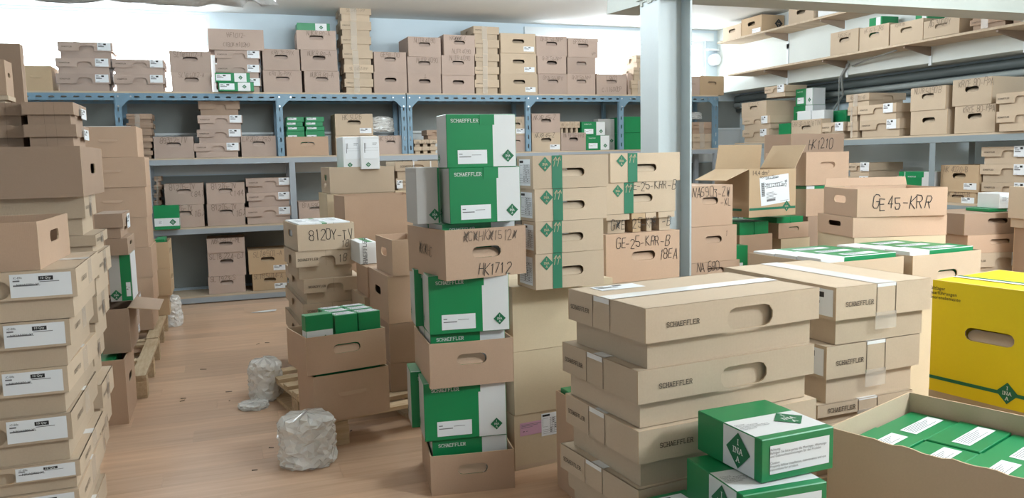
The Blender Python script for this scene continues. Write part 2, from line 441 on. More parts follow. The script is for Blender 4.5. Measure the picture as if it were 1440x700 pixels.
def dress(root, w, d, h, o, lid):
    """stickers, emblems, tape and writing: parts of the box"""
    for (face, cx, cz, sw, sh, st) in o.get('lb', ()):
        M, fw, fh = face_frame(face, w, d, h)
        sw = sw if sw > 0 else -sw*fw; sh = sh if sh > 0 else -sh*fh
        decal(root, 'label', sticker_mesh(sw, sh, st), face, w, d, h, cx, cz, o.get('lbrot', 0.0), label={'pink': 'pink paper slip', 'form': 'printed white form'}.get(st))
    for (face, style, txt, hg, cx, cz, mat) in o.get('tx', ()):
        me, tw = text_mesh(style, txt, hg, mat)
        M, fw, fh = face_frame(face, w, d, h)
        ob = decal(root, 'handwriting' if style == 'hand' else 'lettering', me, face, w, d, h, cx, cz, 0.0, 0.0006)
        if tw > fw*0.94: ob.scale = (fw*0.94/tw, 1, 1)
    for (face, style, txt, hg, cx, cz, mat, rot) in o.get('txr', ()):
        me, tw = text_mesh(style, txt, hg, mat); decal(root, 'lettering', me, face, w, d, h, cx, cz, radians(rot), 0.0006)
    for e in o.get('em', ()):
        face, cx, cz, sz = e[:4]; bg, fg = (e[4], e[5]) if len(e) > 4 else ('deep_green', 'white_ink')
        decal(root, 'emblem', emblem_mesh(sz, bg, fg), face, w, d, h, cx, cz, 0, 0.0003)
    for (face, cx, cz, sw, sh, mat) in o.get('st', ()):       # plain printed stripes or strips
        M, fw, fh = face_frame(face, w, d, h)
        m = cached(('strip', round(sw*fw,4), round(sh*fh,4), mat), lambda: strip_mesh(sw*fw, sh*fh, mat))
        decal(root, 'tape' if 'tape' in mat else ('strap' if 'strap' in mat else 'stripe'), m, face, w, d, h, cx, cz, 0, 0.0002)

def strip_mesh(w, h, mat):
    mb = MB(); mb.poly([(-w/2, -h/2, 0), (w/2, -h/2, 0), (w/2, h/2, 0), (-w/2, h/2, 0)], mat); return mb.mesh('strip', fix=False)

def thing(name, label, cat, loc, rotz=0.0, group=None, tilt=(0, 0)):
    o = bpy.data.objects.new(name, None); COL.objects.link(o); o.empty_display_size = 0.05
    o.location = loc; o.rotation_euler = (tilt[0], tilt[1], rotz)
    o['label'] = label; o['category'] = cat
    if group: o['group'] = group
    return o

NAMES = {'carton': 'cardboard_box', 'lid': 'lidded_box', 'fold': 'product_box'}
def place(kind, x, y, z, yaw, w, d, h, o, label, group):
    """x, y: front-left bottom corner; yaw turns the front; o: looks"""
    a = radians(yaw); cx = x + cos(a)*w/2 - sin(a)*d/2; cy = y + sin(a)*w/2 + cos(a)*d/2
    nm = o.get('name', NAMES[kind])
    root = thing(nm, label, o.get('cat', 'box'), (cx, cy, z), a, group, o.get('tilt', (0, 0)))
    dress(root, w, d, h, o, BUILD[kind](root, w, d, h, o))
    return root

# ------------------------------------------------------------------ setting materials
def wall_mat(name, rgb, rough=0.7, blot=0.05):
    m, nt, b = nodes(name); N = nt.nodes.new; L = nt.links.new
    tc = N('ShaderNodeTexCoord'); n = N('ShaderNodeTexNoise'); n.inputs['Scale'].default_value = 1.7; n.inputs['Detail'].default_value = 6
    L(tc.outputs['Object'], n.inputs['Vector'])
    a = N('ShaderNodeMath'); a.operation = 'MULTIPLY_ADD'; a.inputs[1].default_value = blot*2; a.inputs[2].default_value = 1-blot; L(n.outputs['Fac'], a.inputs[0])
    v = N('ShaderNodeVectorMath'); v.operation = 'SCALE'; v.inputs[0].default_value = rgb; L(a.outputs[0], v.inputs['Scale']); L(v.outputs[0], b.inputs['Base Color'])
    b.inputs['Roughness'].default_value = rough; b.inputs['Specular IOR Level'].default_value = 0.3
    n2 = N('ShaderNodeTexNoise'); n2.inputs['Scale'].default_value = 35; L(tc.outputs['Object'], n2.inputs['Vector'])
    bp = N('ShaderNodeBump'); bp.inputs['Strength'].default_value = 0.08; bp.inputs['Distance'].default_value = 0.01; L(n2.outputs['Fac'], bp.inputs['Height']); L(bp.outputs[0], b.inputs['Normal'])
wall_mat('wall_paint', (0.66, 0.77, 0.84)); wall_mat('ceiling_paint', (0.72, 0.74, 0.72)); wall_mat('beam_paint', (0.50, 0.56, 0.58), 0.45, 0.08); wall_mat('beam_shade', (0.42, 0.45, 0.42), 0.5, 0.10)  # beam_shade: the beam's shaded underside is put into its colour
wall_mat('bulkhead_paint', (0.72, 0.76, 0.73)); wall_mat('backing_shade', (0.26, 0.28, 0.27))
plain('steel_blue', (0.175, 0.29, 0.385), 0.45, 0.0); plain('steel_grey', (0.33, 0.37, 0.41), 0.45, 0.0); plain('steel_green', (0.26, 0.31, 0.33), 0.45, 0.0)
plain('bolt', (0.75, 0.77, 0.8), 0.3, 1.0); plain('frame_white', (0.75, 0.80, 0.82), 0.4); plain('pipe_dark', (0.10, 0.12, 0.12), 0.5); plain('pipe_grey', (0.30, 0.33, 0.32), 0.5)
plain('bracket', (0.27, 0.20, 0.15), 0.5); plain('cable', (0.30, 0.31, 0.30), 0.5); plain('paper', (0.85, 0.86, 0.86), 0.6); plain('debris', (0.06, 0.045, 0.035), 0.8)
def glass_mat():
    m, nt, b = nodes('glass'); out = nt.nodes['Material Output']
    t = nt.nodes.new('ShaderNodeBsdfTransparent'); g = nt.nodes.new('ShaderNodeBsdfGlossy'); g.inputs['Roughness'].default_value = 0.02
    mx = nt.nodes.new('ShaderNodeMixShader'); mx.inputs[0].default_value = 0.06
    nt.links.new(t.outputs[0], mx.inputs[1]); nt.links.new(g.outputs[0], mx.inputs[2]); nt.links.new(mx.outputs[0], out.inputs['Surface'])
glass_mat()
def wood_mat(name, c1, c2, scale, rough, stretch, rnd=0.25, spec=0.5, island=False):
    m, nt, b = nodes(name); N = nt.nodes.new; L = nt.links.new
    tc = N('ShaderNodeTexCoord'); mp = N('ShaderNodeMapping'); mp.inputs['Scale'].default_value = stretch
    oi = N('ShaderNodeObjectInfo'); va = N('ShaderNodeVectorMath'); va.operation = 'SCALE'; va.inputs['Scale'].default_value = 40.0
    cb = N('ShaderNodeCombineXYZ'); L(oi.outputs['Random'], cb.inputs[0]); L(oi.outputs['Random'], cb.inputs[1]); L(cb.outputs[0], va.inputs[0])
    ad = N('ShaderNodeVectorMath'); L(tc.outputs['Object'], ad.inputs[0]); L(va.outputs[0], ad.inputs[1]); L(ad.outputs[0], mp.inputs['Vector'])
    n = N('ShaderNodeTexNoise'); n.inputs['Scale'].default_value = scale; n.inputs['Detail'].default_value = 7; n.inputs['Roughness'].default_value = 0.6; L(mp.outputs[0], n.inputs['Vector'])
    r = N('ShaderNodeValToRGB'); r.color_ramp.elements[0].color = (*c1, 1); r.color_ramp.elements[1].color = (*c2, 1); r.color_ramp.elements[0].position = 0.3; r.color_ramp.elements[1].position = 0.7
    L(n.outputs['Fac'], r.inputs[0])
    a = N('ShaderNodeMath'); a.operation = 'MULTIPLY_ADD'; a.inputs[1].default_value = rnd; a.inputs[2].default_value = 1-rnd/2; L(oi.outputs['Random'], a.inputs[0])
    v = N('ShaderNodeVectorMath'); v.operation = 'SCALE'; L(r.outputs[0], v.inputs[0]); L(a.outputs[0], v.inputs['Scale']); L(v.outputs[0], b.inputs['Base Color'])
    b.inputs['Roughness'].default_value = rough; b.inputs['Specular IOR Level'].default_value = spec
    return m
wood_mat('floor_laminate', (0.54, 0.345, 0.22), (0.68, 0.47, 0.325), 2.4, 0.34, (0.7, 11, 1), 0.24, 0.5)
wood_mat('pallet_wood', (0.46, 0.33, 0.20), (0.63, 0.49, 0.33), 4.0, 0.8, (1.5, 12, 12), 0.25, 0.2)
wood_mat('shelf_wood', (0.47, 0.37, 0.27), (0.62, 0.51, 0.38), 3.0, 0.7, (1, 9, 9), 0.1, 0.2)
def wrap_mat():
    m, nt, b = nodes('plastic_wrap')
    b.inputs['Base Color'].default_value = (0.93, 0.93, 0.91, 1); b.inputs['Roughness'].default_value = 0.13; b.inputs['Alpha'].default_value = 0.68
    b.inputs['Specular IOR Level'].default_value = 0.9; b.inputs['Coat Weight'].default_value = 0.5; b.inputs['Coat Roughness'].default_value = 0.08
    N = nt.nodes.new; L = nt.links.new
    m, nt, b = nodes('foil'); N = nt.nodes.new; L = nt.links.new
    b.inputs['Base Color'].default_value = (0.66, 0.71, 0.75, 1); b.inputs['Roughness'].default_value = 0.35; b.inputs['Metallic'].default_value = 0.35
    tc = N('ShaderNodeTexCoord'); n = N('ShaderNodeTexNoise'); n.inputs['Scale'].default_value = 9; n.inputs['Detail'].default_value = 6; L(tc.outputs['Object'], n.inputs['Vector'])
    bp = N('ShaderNodeBump'); bp.inputs['Strength'].default_value = 0.9; bp.inputs['Distance'].default_value = 0.03; L(n.outputs['Fac'], bp.inputs['Height']); L(bp.outputs[0], b.inputs['Normal'])
wrap_mat()

# ------------------------------------------------------------------ room shell
XL, XR, YF, YB, ZC = -2.7, 6.55, -4.6, 9.27, 3.0
def structure(name, mb, parent=None, **kw):
    o = mb.build(name, parent, **kw)
    if parent is None: o['kind'] = 'structure'
    return o
f = MB(); f.box(XL-.15, XR+.15, YF-.15, YB+.15, -0.2, -0.008, 'floor_laminate'); floor = structure('floor', f)
pk = MB(); pk.box(-0.5997, 0.5997, -0.0947, 0.0947, -0.008, 0.0, 'floor_laminate'); plank_me = pk.mesh('plank')
for r in range(46):
    y = 0.4 + r*0.19
    for c in range(-1, 3):
        if y < 3.2 and c > 1: continue
        link('plank', plank_me, floor, (c*1.2 - 0.4 + (r*0.437 % 1.2), y, 0))
f = MB(); f.box(XL-1.7, XR+.85, YF+.0, YB+.85, -0.009, -0.0085, 'floor_laminate'); f = None
for nm, bx, mt in (('ceiling', (XL-.15, XR+.15, YF-.15, YB+.15, ZC, ZC+.15), 'ceiling_paint'), ('wall_left', (XL-.15, XL, YF, YB, 0, ZC), 'wall_paint'),
                   ('wall_front', (XL-.15, XR+.15, YF-.15, YF, 0, ZC), 'wall_paint'), ('wall_right', (XR, XR+.15, YF, YB, 0, ZC), 'wall_paint')):
    b = MB(); b.box(*bx, mt); structure(nm, b)
# back wall with two window openings
def fr_back(u, v, t): return (u, YB + t, v)
W1 = (-2.62, -0.04, 2.14, 2.975); W2 = (3.66, 6.02, 2.14, 2.86)
b = MB()
rect = lambda q: [(q[0], q[2]), (q[1], q[2]), (q[1], q[3]), (q[0], q[3])]
b.plate([(XL-.15, 0), (XR+.15, 0), (XR+.15, ZC), (XL-.15, ZC)], [rect(W1), rect(W2)], 0.2, 'wall_paint', fr_back); structure('wall_back', b)
def window(name, q, nx, ny):
    x0, x1, z0, z1 = q; m = MB(); y0, y1 = YB+.03, YB+.09; t = 0.045
    m.box(x0, x0+t, y0, y1, z0, z1, 'frame_white'); m.box(x1-t, x1, y0, y1, z0, z1, 'frame_white')
    m.box(x0+t, x1-t, y0, y1, z0, z0+t, 'frame_white'); m.box(x0+t, x1-t, y0, y1, z1-t, z1, 'frame_white')
    o = structure(name, m); s = MB(); s.box(x0-.04, x1+.04, YB-.03, YB, z0-.05, z0, 'frame_white'); s.build('window_sill', o)
    for k in range(nx):
        a = x0+t+(x1-x0-2*t)*k/nx; c = x0+t+(x1-x0-2*t)*(k+1)/nx
        if k: mm = MB(); mm.box(a-.014, a+.014, y0+.01, y1-.01, z0+t, z1-t, 'frame_white'); mm.build('mullion', o)
        g = MB(); g.box(a+(.014 if k else 0), c-(.014 if k < nx-1 else 0), y0+.025, y0+.031, z0+t, z1-t, 'glass'); g.build('pane', o)
    return o
window('window_1', W1, 2, 1); window('window_2', W2, 3, 1)
# deep white frame around the right window, low rail along the back wall, bulkhead over the right wall
b = MB(); x0, x1, z0, z1 = W2
b.box(x0-.17, x0, YB-.04, YB, z0, z1-.001, 'wall_paint'); b.box(x0-.17, x1+.1, YB-.04, YB, z1, z1+.10, 'frame_white'); structure('trim_1', b)
b = MB(); b.box(XL, XR, YB-.05, YB, 1.715, 1.74, 'frame_white'); b.box(XL, XR, YB-.02, YB, 1.30, 1.715, 'frame_white'); structure('trim_2', b)
b = MB(); b.box(XL, XR, YB-.012, YB, 0.1, 1.29, 'backing_shade'); b.box(XL, XR, YB-.012, YB, 1.74, 2.09, 'backing_shade'); structure('trim_3', b)  # dark grey sheets carry the wall's shade behind the racks in their colour
b = MB(); b.box(6.2, XR, YF, YB, 2.19, ZC, 'bulkhead_paint'); structure('trim_4', b)

# column and beams
b = MB(); cx0, cx1, cy0, cy1 = 2.365, 2.585, 4.12, 4.33
b.box(cx0, cx0+.012, cy0, cy1, 0, 2.30, 'beam_paint'); b.box(cx1-.012, cx1, cy0, cy1, 0, 2.30, 'beam_paint'); b.box(cx0+.012, cx1-.012, (cy0+cy1)/2-.006, (cy0+cy1)/2+.006, 0, 2.30, 'beam_paint')
col_ = b.build('steel_column'); col_['label'] = 'white painted steel column with open web in the middle of the room'; col_['category'] = 'column'
bm_root = thing('ceiling_beam', 'white painted ceiling beam crossing the upper right and resting on the column', 'beam', (cx0, cy0, 2.17))
def part(name, mb, root, **kw):
    """build a part in world coordinates under an unrotated root"""
    o = mb.build(name, root, **kw); o.matrix_parent_inverse = Matrix.Translation(root.location).inverted(); return o

# ------------------------------------------------------------------ racks
def slot_beam(mb, x0, x1, z0, z1, y, mat, pitch=0.105):
    n = int((x1-x0-0.1)/pitch); s0 = (x0+x1)/2 - (n-1)*pitch/2
    hs = [stadium(s0+k*pitch, z0+(z1-z0)*.47, 0.027, 0.0085, 2) for k in range(n)]
    mb.plate([(x0, z0), (x1, z0), (x1, z1), (x0, z1)], hs, 0.003, mat, lambda u, v, t: (u, y+t, v))
    mb.box(x0, x1, y+.003, y+.04, z1-.003, z1, mat)
def slot_post(mb, x0, x1, z0, z1, y, mat, pitch=0.105):
    n = int((z1-z0-0.08)/pitch)
    hs = [[(x0+(x1-x0)*.5+q[1]*.55, z0+.06+k*pitch+q[0]*.9) for q in stadium(0, 0, 0.03, 0.012, 2)] for k in range(n)]
    mb.plate([(x0, z0), (x1, z0), (x1, z1), (x0, z1)], hs, 0.003, mat, lambda u, v, t: (u, y+t, v))
    mb.box(x0, x0+.003, y+.003, y+.045, z0, z1, mat)
def blue_rack(posts, label, x_end):
    Y0, Y1, z0, z1 = 8.71, 9.19, 1.476, 2.108
    root = thing('slotted_rack', label, 'rack', (posts[0][0], Y0, z0))
    for a, c in posts:
        m = MB(); slot_post(m, a, c, z0, z1, Y0, 'steel_blue'); part('post', m, root)
        m = MB(); m.box(a, c, Y1-.003, Y1, z0, z1, 'steel_blue'); m.box(a, a+.003, Y1-.045, Y1-.003, z0, z1, 'steel_blue'); part('post', m, root)
    m = MB(); slot_beam(m, posts[0][0], posts[-1][1], z1-.068, z1, Y0-.004, 'steel_blue'); part('beam', m, root)
    m = MB(); slot_beam(m, posts[0][0], posts[-1][1], z1-.068, z1, Y1-.004, 'steel_blue'); part('beam', m, root)
    for a, c in posts:
        m = MB(); m.box(a, a+.04, Y0+.01, Y1-.01, z1-.05, z1-.012, 'steel_blue'); part('cross_bar', m, root)
    m = MB(); m.box(posts[0][0], posts[-1][1], Y0-.002, Y1, z1, z1+.017, 'shelf_wood'); part('shelf_board', m, root)
    for k, (a, c) in enumerate(posts):
        for s in (-1, 1):
            if (k == 0 and s < 0 and not x_end[0]) or (k == len(posts)-1 and s > 0): continue
            if 0 < k < len(posts)-1 and s < 0: continue
            xx = c if s > 0 else a; m = MB(); q = 0.10*s; e = -0.055*s
            m.plate([(xx+e, z1-.01), (xx+q, z1-.01), (xx+q, z1-.055), (xx+q*.55, z1-.075), (xx+.005*s, z1-.13), (xx+e, z1-.15)], [], .003, 'steel_blue', lambda u, v, t: (u, Y0-.010+t, v)); g = part('gusset_plate', m, root)
            m = MB()
            for bx, bz in ((xx+q*.85, z1-.032), (xx+e*.5, z1-.032), (xx+e*.5, z1-.125)):
                m.tube([(bx, Y0-.010, bz), (bx, Y0-.016, bz)], .009, 'bolt', 6)
            part('bolt', m, root)
    return root
blue_rack([(-2.45, -2.39), (-.95, -.885), (.55, .615), (1.85, 1.905)], 'blue slotted rack bay run left of the joint, standing on the grey shelves', (False, True))
blue_rack([(1.915, 1.97), (3.285, 3.345), (4.47, 4.53), (5.78, 5.845)], 'blue slotted rack bay run right of the joint, reaching behind the pillar', (False, True))
def grey_rack(name, label, x0, x1, y0, y1, ups, levels, mat, rot=None):
    """plain shelving; rot = (x, y) turns it so that its front faces -x"""
    root = thing(name, label, 'rack', (x0, y0, 0) if not rot else (rot[0], rot[1], 0), 0 if not rot else -pi/2)
    def P(nm, m):
        if rot: o = m.build(nm, root)
        else: part(nm, m, root)
    zt = max(levels)
    for u in ups:
        for yy in (y0, y1-.045):
            m = MB(); m.box(u, u+.06, yy, yy+.003, 0, zt, mat); m.box(u, u+.003, yy+.003, yy+.045, 0, zt, mat); P('upright', m)
    for z in levels:
        for yy in (y0-.004, y1):
            m = MB(); m.box(x0, x1, yy, yy+.003, z-.052, z, mat); m.box(x0, x1, yy+.003 if yy < y1 else yy-.03, yy+.03 if yy < y1 else yy, z-.003, z, mat); P('beam', m)
        m = MB(); m.box(x0, x1, y0-.003, y1, z, z+.016, 'shelf_wood'); P('shelf_board', m)
    return root
grey_rack('steel_shelving', 'long grey steel shelving along the back wall under the blue racks', -.735, 5.86, 8.705, 9.2, (-.73, .65, 1.95, 3.3, 4.55, 5.79), (.062, .763, 1.458), 'steel_grey')
# right shelving: local x runs towards -y in the room, local y runs towards +x
grey_rack('steel_shelving', 'grey steel shelving along the right wall with many boxes', 0, 5.2, 0, .5, (0, 2.86, 5.1), (.10, .925, 1.508), 'steel_green', rot=(5.82, 8.32))

# wall shelves with brackets on the bulkhead
def wall_shelf(label, y0, y1, z0, z1, ys, name='bracket_shelf'):
    root = thing(name, label, 'shelf', (6.2, y0, z0))
    def zz(y): return z0 + (z1-z0)*(y0-y)/(y0-y1)
    m = MB(); m.hexa([(5.85, y1, zz(y1)-.02), (6.199, y1, zz(y1)-.02), (6.199, y0, zz(y0)-.02), (5.85, y0, zz(y0)-.02), (5.85, y1, zz(y1)), (6.199, y1, zz(y1)), (6.199, y0, zz(y0)), (5.85, y0, zz(y0))], 'shelf_wood'); part('shelf_board', m, root)
    for y in ys:
        z = zz(y)-.021; m = MB(); m.plate([(5.88, z), (6.198, z), (6.198, z-.085), (5.88, z-.018)], [], .02, 'bracket', lambda u, v, t: (u, y-.01+t, v)); part('bracket', m, root)
        m = MB(); m.box(6.19, 6.199, y-.015, y+.015, z-.17, z+.30, 'frame_white'); part('rail', m, root)
    return root
wall_shelf('lower thin wall shelf with triangular brackets on the right bulkhead', 8.52, 4.2, 2.357, 2.357, (7.85, 6.9, 5.84, 4.9))
wall_shelf('upper wall shelf with triangular brackets just under the beam', 8.75, 5.2, 2.772, 2.772, (7.85, 6.95, 5.9))
# pipes and cables below the bulkhead
for k, (x, z, r, mt, lb) in enumerate(((6.46, 2.115, .045, 'pipe_dark', 'dark upper pipe running under the right bulkhead'), (6.44, 2.03, .03, 'pipe_grey', 'grey middle pipe running under the right bulkhead'), (6.47, 1.965, .025, 'pipe_dark', 'thin lower pipe running under the right bulkhead'))):
    m = MB(); m.tube([(x, 9.2, z), (x, 3.0, z)], r, mt, 10); o = m.build('pipe', smooth=True); o['label'] = lb; o['category'] = 'pipe'; o['group'] = 'pipes under the bulkhead'
m = MB(); m.tube([(6.17, 6.85, 2.30), (6.17, 6.95, 2.19), (6.33, 7.1, 2.0), (6.36, 7.35, 1.78), (6.38, 7.5, 1.60), (6.40, 7.6, 1.545)], .013, 'cable', 6)
m.tube([(6.17, 6.87, 2.30), (6.19, 7.0, 2.17), (6.36, 7.2, 1.85), (6.4, 7.2, 1.70), (6.42, 7.3, 1.56)], .008, 'cable', 6)
o = m.build('cable', smooth=True); o['label'] = 'grey cables hanging down the right wall behind the white and green boxes'; o['category'] = 'cable'
# conduit along the lower wall shelf
m = MB(); m.tube([(6.17, 6.8, 2.27), (6.05, 6.4, 2.30), (5.95, 6.0, 2.318)], .008, 'cable', 6); o = m.build('cable', smooth=True); o['label'] = 'thin grey cable slung beneath the lower wall shelf'; o['category'] = 'cable'
# small white wall fan left of the far corner
fan = thing('wall_speaker', 'small round white fixture on the wall right of the column', 'fixture', (6.12, 9.2, 2.62))
m = MB(); m.tube([(6.12, 9.25, 2.62), (6.12, 9.17, 2.62)], .075, 'frame_white', 16); part('housing', m, fan)
m = MB(); m.box(6.02, 6.19, 9.2, 9.26, 2.735, 2.76, 'frame_white'); part('mount', m, fan)

# beam over the column
m = MB(); y0, y1 = cy0-.02, cy1+.02
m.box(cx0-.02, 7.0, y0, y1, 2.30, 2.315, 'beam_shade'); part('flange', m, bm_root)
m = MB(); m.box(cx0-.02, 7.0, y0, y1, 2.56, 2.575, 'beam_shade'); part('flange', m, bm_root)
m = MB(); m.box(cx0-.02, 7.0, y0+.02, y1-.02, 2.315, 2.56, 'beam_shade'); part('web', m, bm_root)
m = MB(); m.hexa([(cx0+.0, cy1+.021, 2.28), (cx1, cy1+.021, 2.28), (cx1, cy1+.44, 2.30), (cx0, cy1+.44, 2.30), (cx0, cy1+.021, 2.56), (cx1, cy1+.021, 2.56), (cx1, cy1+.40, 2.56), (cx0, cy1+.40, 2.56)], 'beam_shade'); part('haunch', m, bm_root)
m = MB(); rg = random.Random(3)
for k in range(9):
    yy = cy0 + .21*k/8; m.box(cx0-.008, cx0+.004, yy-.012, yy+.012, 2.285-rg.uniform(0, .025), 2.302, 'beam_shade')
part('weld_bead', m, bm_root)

# insulated duct with crinkled foil, upper left
duct = thing('air_duct', 'foil wrapped grey duct hanging below the ceiling before the left window', 'duct', (-2.0, 6.1, 2.62))
m = MB(); rg = random.Random(5); N_ = 26
pts = []
for k in range(N_+1): pts.append((-2.68 + 2.9*k/N_, 6.1, 2.655 + .012*sin(k*1.1)))
m.tube(pts, .165, 'foil', 18)
m.v = [(x, y + rg.uniform(-.008, .008), z + rg.uniform(-.010, .010)) for x, y, z in m.v]
part('insulation', m, duct, smooth=True)
m = MB(); pts = [(.18, 6.1, 2.66), (.24, 6.09, 2.67), (.31, 6.12, 2.66), (.38, 6.1, 2.68)]
m.tube(pts, .14, 'foil', 12); m.v = [(x + rg.uniform(-.03, .03), y + rg.uniform(-.03, .03), z + rg.uniform(-.035, .035)) for x, y, z in m.v]; part('foil_end', m, duct)
m = MB(); m.box(-1.2, -1.17, 6.06, 6.14, 2.8, 3.0, 'steel_grey'); part('hanger', m, duct)

# ------------------------------------------------------------------ pallets
def pallet(label, cx, cy, yaw, lx, ly, n=7, blocks=True):
    root = thing('wooden_pallet', label, 'pallet', (cx, cy, 0), radians(yaw))
    def sh(nm, key, bx):
        me = cached(('pal', key), lambda: (lambda m: (m.box(-bx[0]/2, bx[0]/2, -bx[1]/2, bx[1]/2, 0, bx[2], 'pallet_wood'), m.mesh(nm))[1])(MB()))
        return me
    top = sh('slat', ('s', lx), (lx, .085, .02)); string = sh('bearer', ('b', ly), (.09, ly, .02)); blk = sh('block', 'k', (.10, .12, .08)); bot = sh('skid', ('d', lx), (.10, ly, .02))
    for k in range(n): link('slat', top, root, (0, -ly/2+.045+(ly-.09)*k/(n-1), .122))
    for s in (-1, 0, 1):
        link('bearer', string, root, (s*(lx/2-.05), 0, .101)); link('skid', bot, root, (s*(lx/2-.05), 0, 0.0005))
        for q in (-1, 0, 1): link('block', blk, root, (s*(lx/2-.05), q*(ly/2-.06), .0208))
    return root
pallet('wooden pallet under the green-filled trays left of centre', .84, 4.62, 12, 1.10, 1.15)
pallet('near wooden pallet along the left side of the aisle', -1.08, 5.82, 90, 1.12, 1.14)
pallet('far wooden pallet at the left end of the aisle', -1.08, 6.94, 90, 1.06, 1.12)

# ------------------------------------------------------------------ plastic film bundles, paper, crumbs
def crumple(name, label, cat, loc, r, hgt, seed, mat='plastic_wrap', flat=1.0, rings=15, seg=34, amp=.07, open_top=False):
    rg = random.Random(seed); from_n = []
    import mathutils
    m = MB(); off = Vector((rg.uniform(0, 50), rg.uniform(0, 50), rg.uniform(0, 50)))
    for i in range(rings+1):
        t = i/rings
        prof = (1.0 - .10*t) if t < .84 else (1.0-.084) * math.sqrt(max(0, 1-((t-.84)/.16)**2))*1.0
        if i == 0: prof = .92
        for j in range(seg):
            a = 2*pi*j/seg; p = Vector((cos(a), sin(a), t*2.2))
            nz = mathutils.noise.fractal(p*2.0+off, 1.0, 2.0, 4) * amp + (0.5-abs(mathutils.noise.noise(Vector((p.x*3.2, p.y*3.2, p.z*6.5))+off)))*amp*1.3
            rr = r*prof*(1+nz)
            m.v.append((rr*cos(a), rr*flat*sin(a), hgt*t*(1 + (.05*mathutils.noise.noise(p*1.5+off) if i > 1 else 0))))
    s = m.slot(mat)
    for i in range(rings):
        for j in range(seg):
            m.f.append([i*seg+j, i*seg+(j+1) % seg, (i+1)*seg+(j+1) % seg, (i+1)*seg+j]); m.m.append(s)
    m.f.append([j for j in range(seg)][::-1]); m.m.append(s); m.f.append([rings*seg+j for j in range(seg)]); m.m.append(s)
    q = r*.075; m.v = [(x + rg.uniform(-q, q), y + rg.uniform(-q, q), max(0, z + rg.uniform(-q, q)*.6)) for x, y, z in m.v]
    tri = []; mm = []
    for fc, mi in zip(m.f, m.m):
        if len(fc) == 4: tri += ([[fc[0], fc[1], fc[2]], [fc[0], fc[2], fc[3]]] if rg.random() < .5 else [[fc[0], fc[1], fc[3]], [fc[1], fc[2], fc[3]]]); mm += [mi, mi]
        else: tri.append(fc); mm.append(mi)
    m.f, m.m = tri, mm
    o = m.build(name); o.location = loc; o['label'] = label; o['category'] = cat; return o
crumple('plastic_film', 'clear crumpled plastic film bundle on the floor before the pallet', 'plastic wrap', (.30, 3.80, 0), .132, .24, 1)
crumple('plastic_film', 'clear plastic film bunched on the floor left of the pallet', 'plastic wrap', (.17, 4.99, 0), .10, .24, 2, flat=1.3)
o = crumple('plastic_film', 'flat scrap of clear film spilling from the bunch left of the pallet', 'plastic wrap', (.09, 4.80, 0), .085, .03, 6)
crumple('plastic_bag', 'white plastic bag on the floor at the far end of the left pallets', 'bag', (-.50, 7.62, 0), .09, .27, 3)
crumple('plastic_bag', 'clear plastic bundle lying on a handled box on the middle shelf', 'bag', (1.66, 8.94, 1.722), .15, .165, 4, flat=.7)
crumple('plastic_bag', 'white round bundle lying on the brown taped boxes in the last blue bay', 'bag', (5.66, 8.98, 1.842), .10, .09, 8)
m = MB(); m.poly([(-.1, -.03, 0), (.02, -.05, 0), (.13, -.02, 0), (.14, .04, 0), (-.02, .03, 0)], 'paper'); m.poly([(-.1, -.03, .003), (.02, -.05, .004), (.13, -.02, .003), (.14, .04, .006), (-.02, .03, .002)], 'paper')
o = m.build('paper_scrap'); o.location = (.27, 7.95, .002); o['label'] = 'torn white paper scrap on the floor before the grey shelving'; o['category'] = 'paper'
rg = random.Random(11)
m = MB()
for k in range(34):
    x = rg.uniform(-.35, .75); y = rg.uniform(2.6, 5.2) if k < 28 else rg.uniform(5.2, 7); a = rg.uniform(0, pi); l = rg.uniform(.004, .022); w_ = rg.uniform(.002, .006)
    m.hexa([(x-l*cos(a), y-l*sin(a), .0005), (x+l*cos(a), y+l*sin(a), .0005), (x+l*cos(a)-w_*sin(a), y+l*sin(a)+w_*cos(a), .0005), (x-l*cos(a)-w_*sin(a), y-l*sin(a)+w_*cos(a), .0005),
            (x-l*cos(a), y-l*sin(a), .003), (x+l*cos(a), y+l*sin(a), .004), (x+l*cos(a)-w_*sin(a), y+l*sin(a)+w_*cos(a), .003), (x-l*cos(a)-w_*sin(a), y-l*sin(a)+w_*cos(a), .002)], 'debris')
o = m.build('floor_crumbs'); o['kind'] = 'stuff'; o['label'] = 'dark crumbs and chips scattered over the wooden floor'; o['category'] = 'debris'

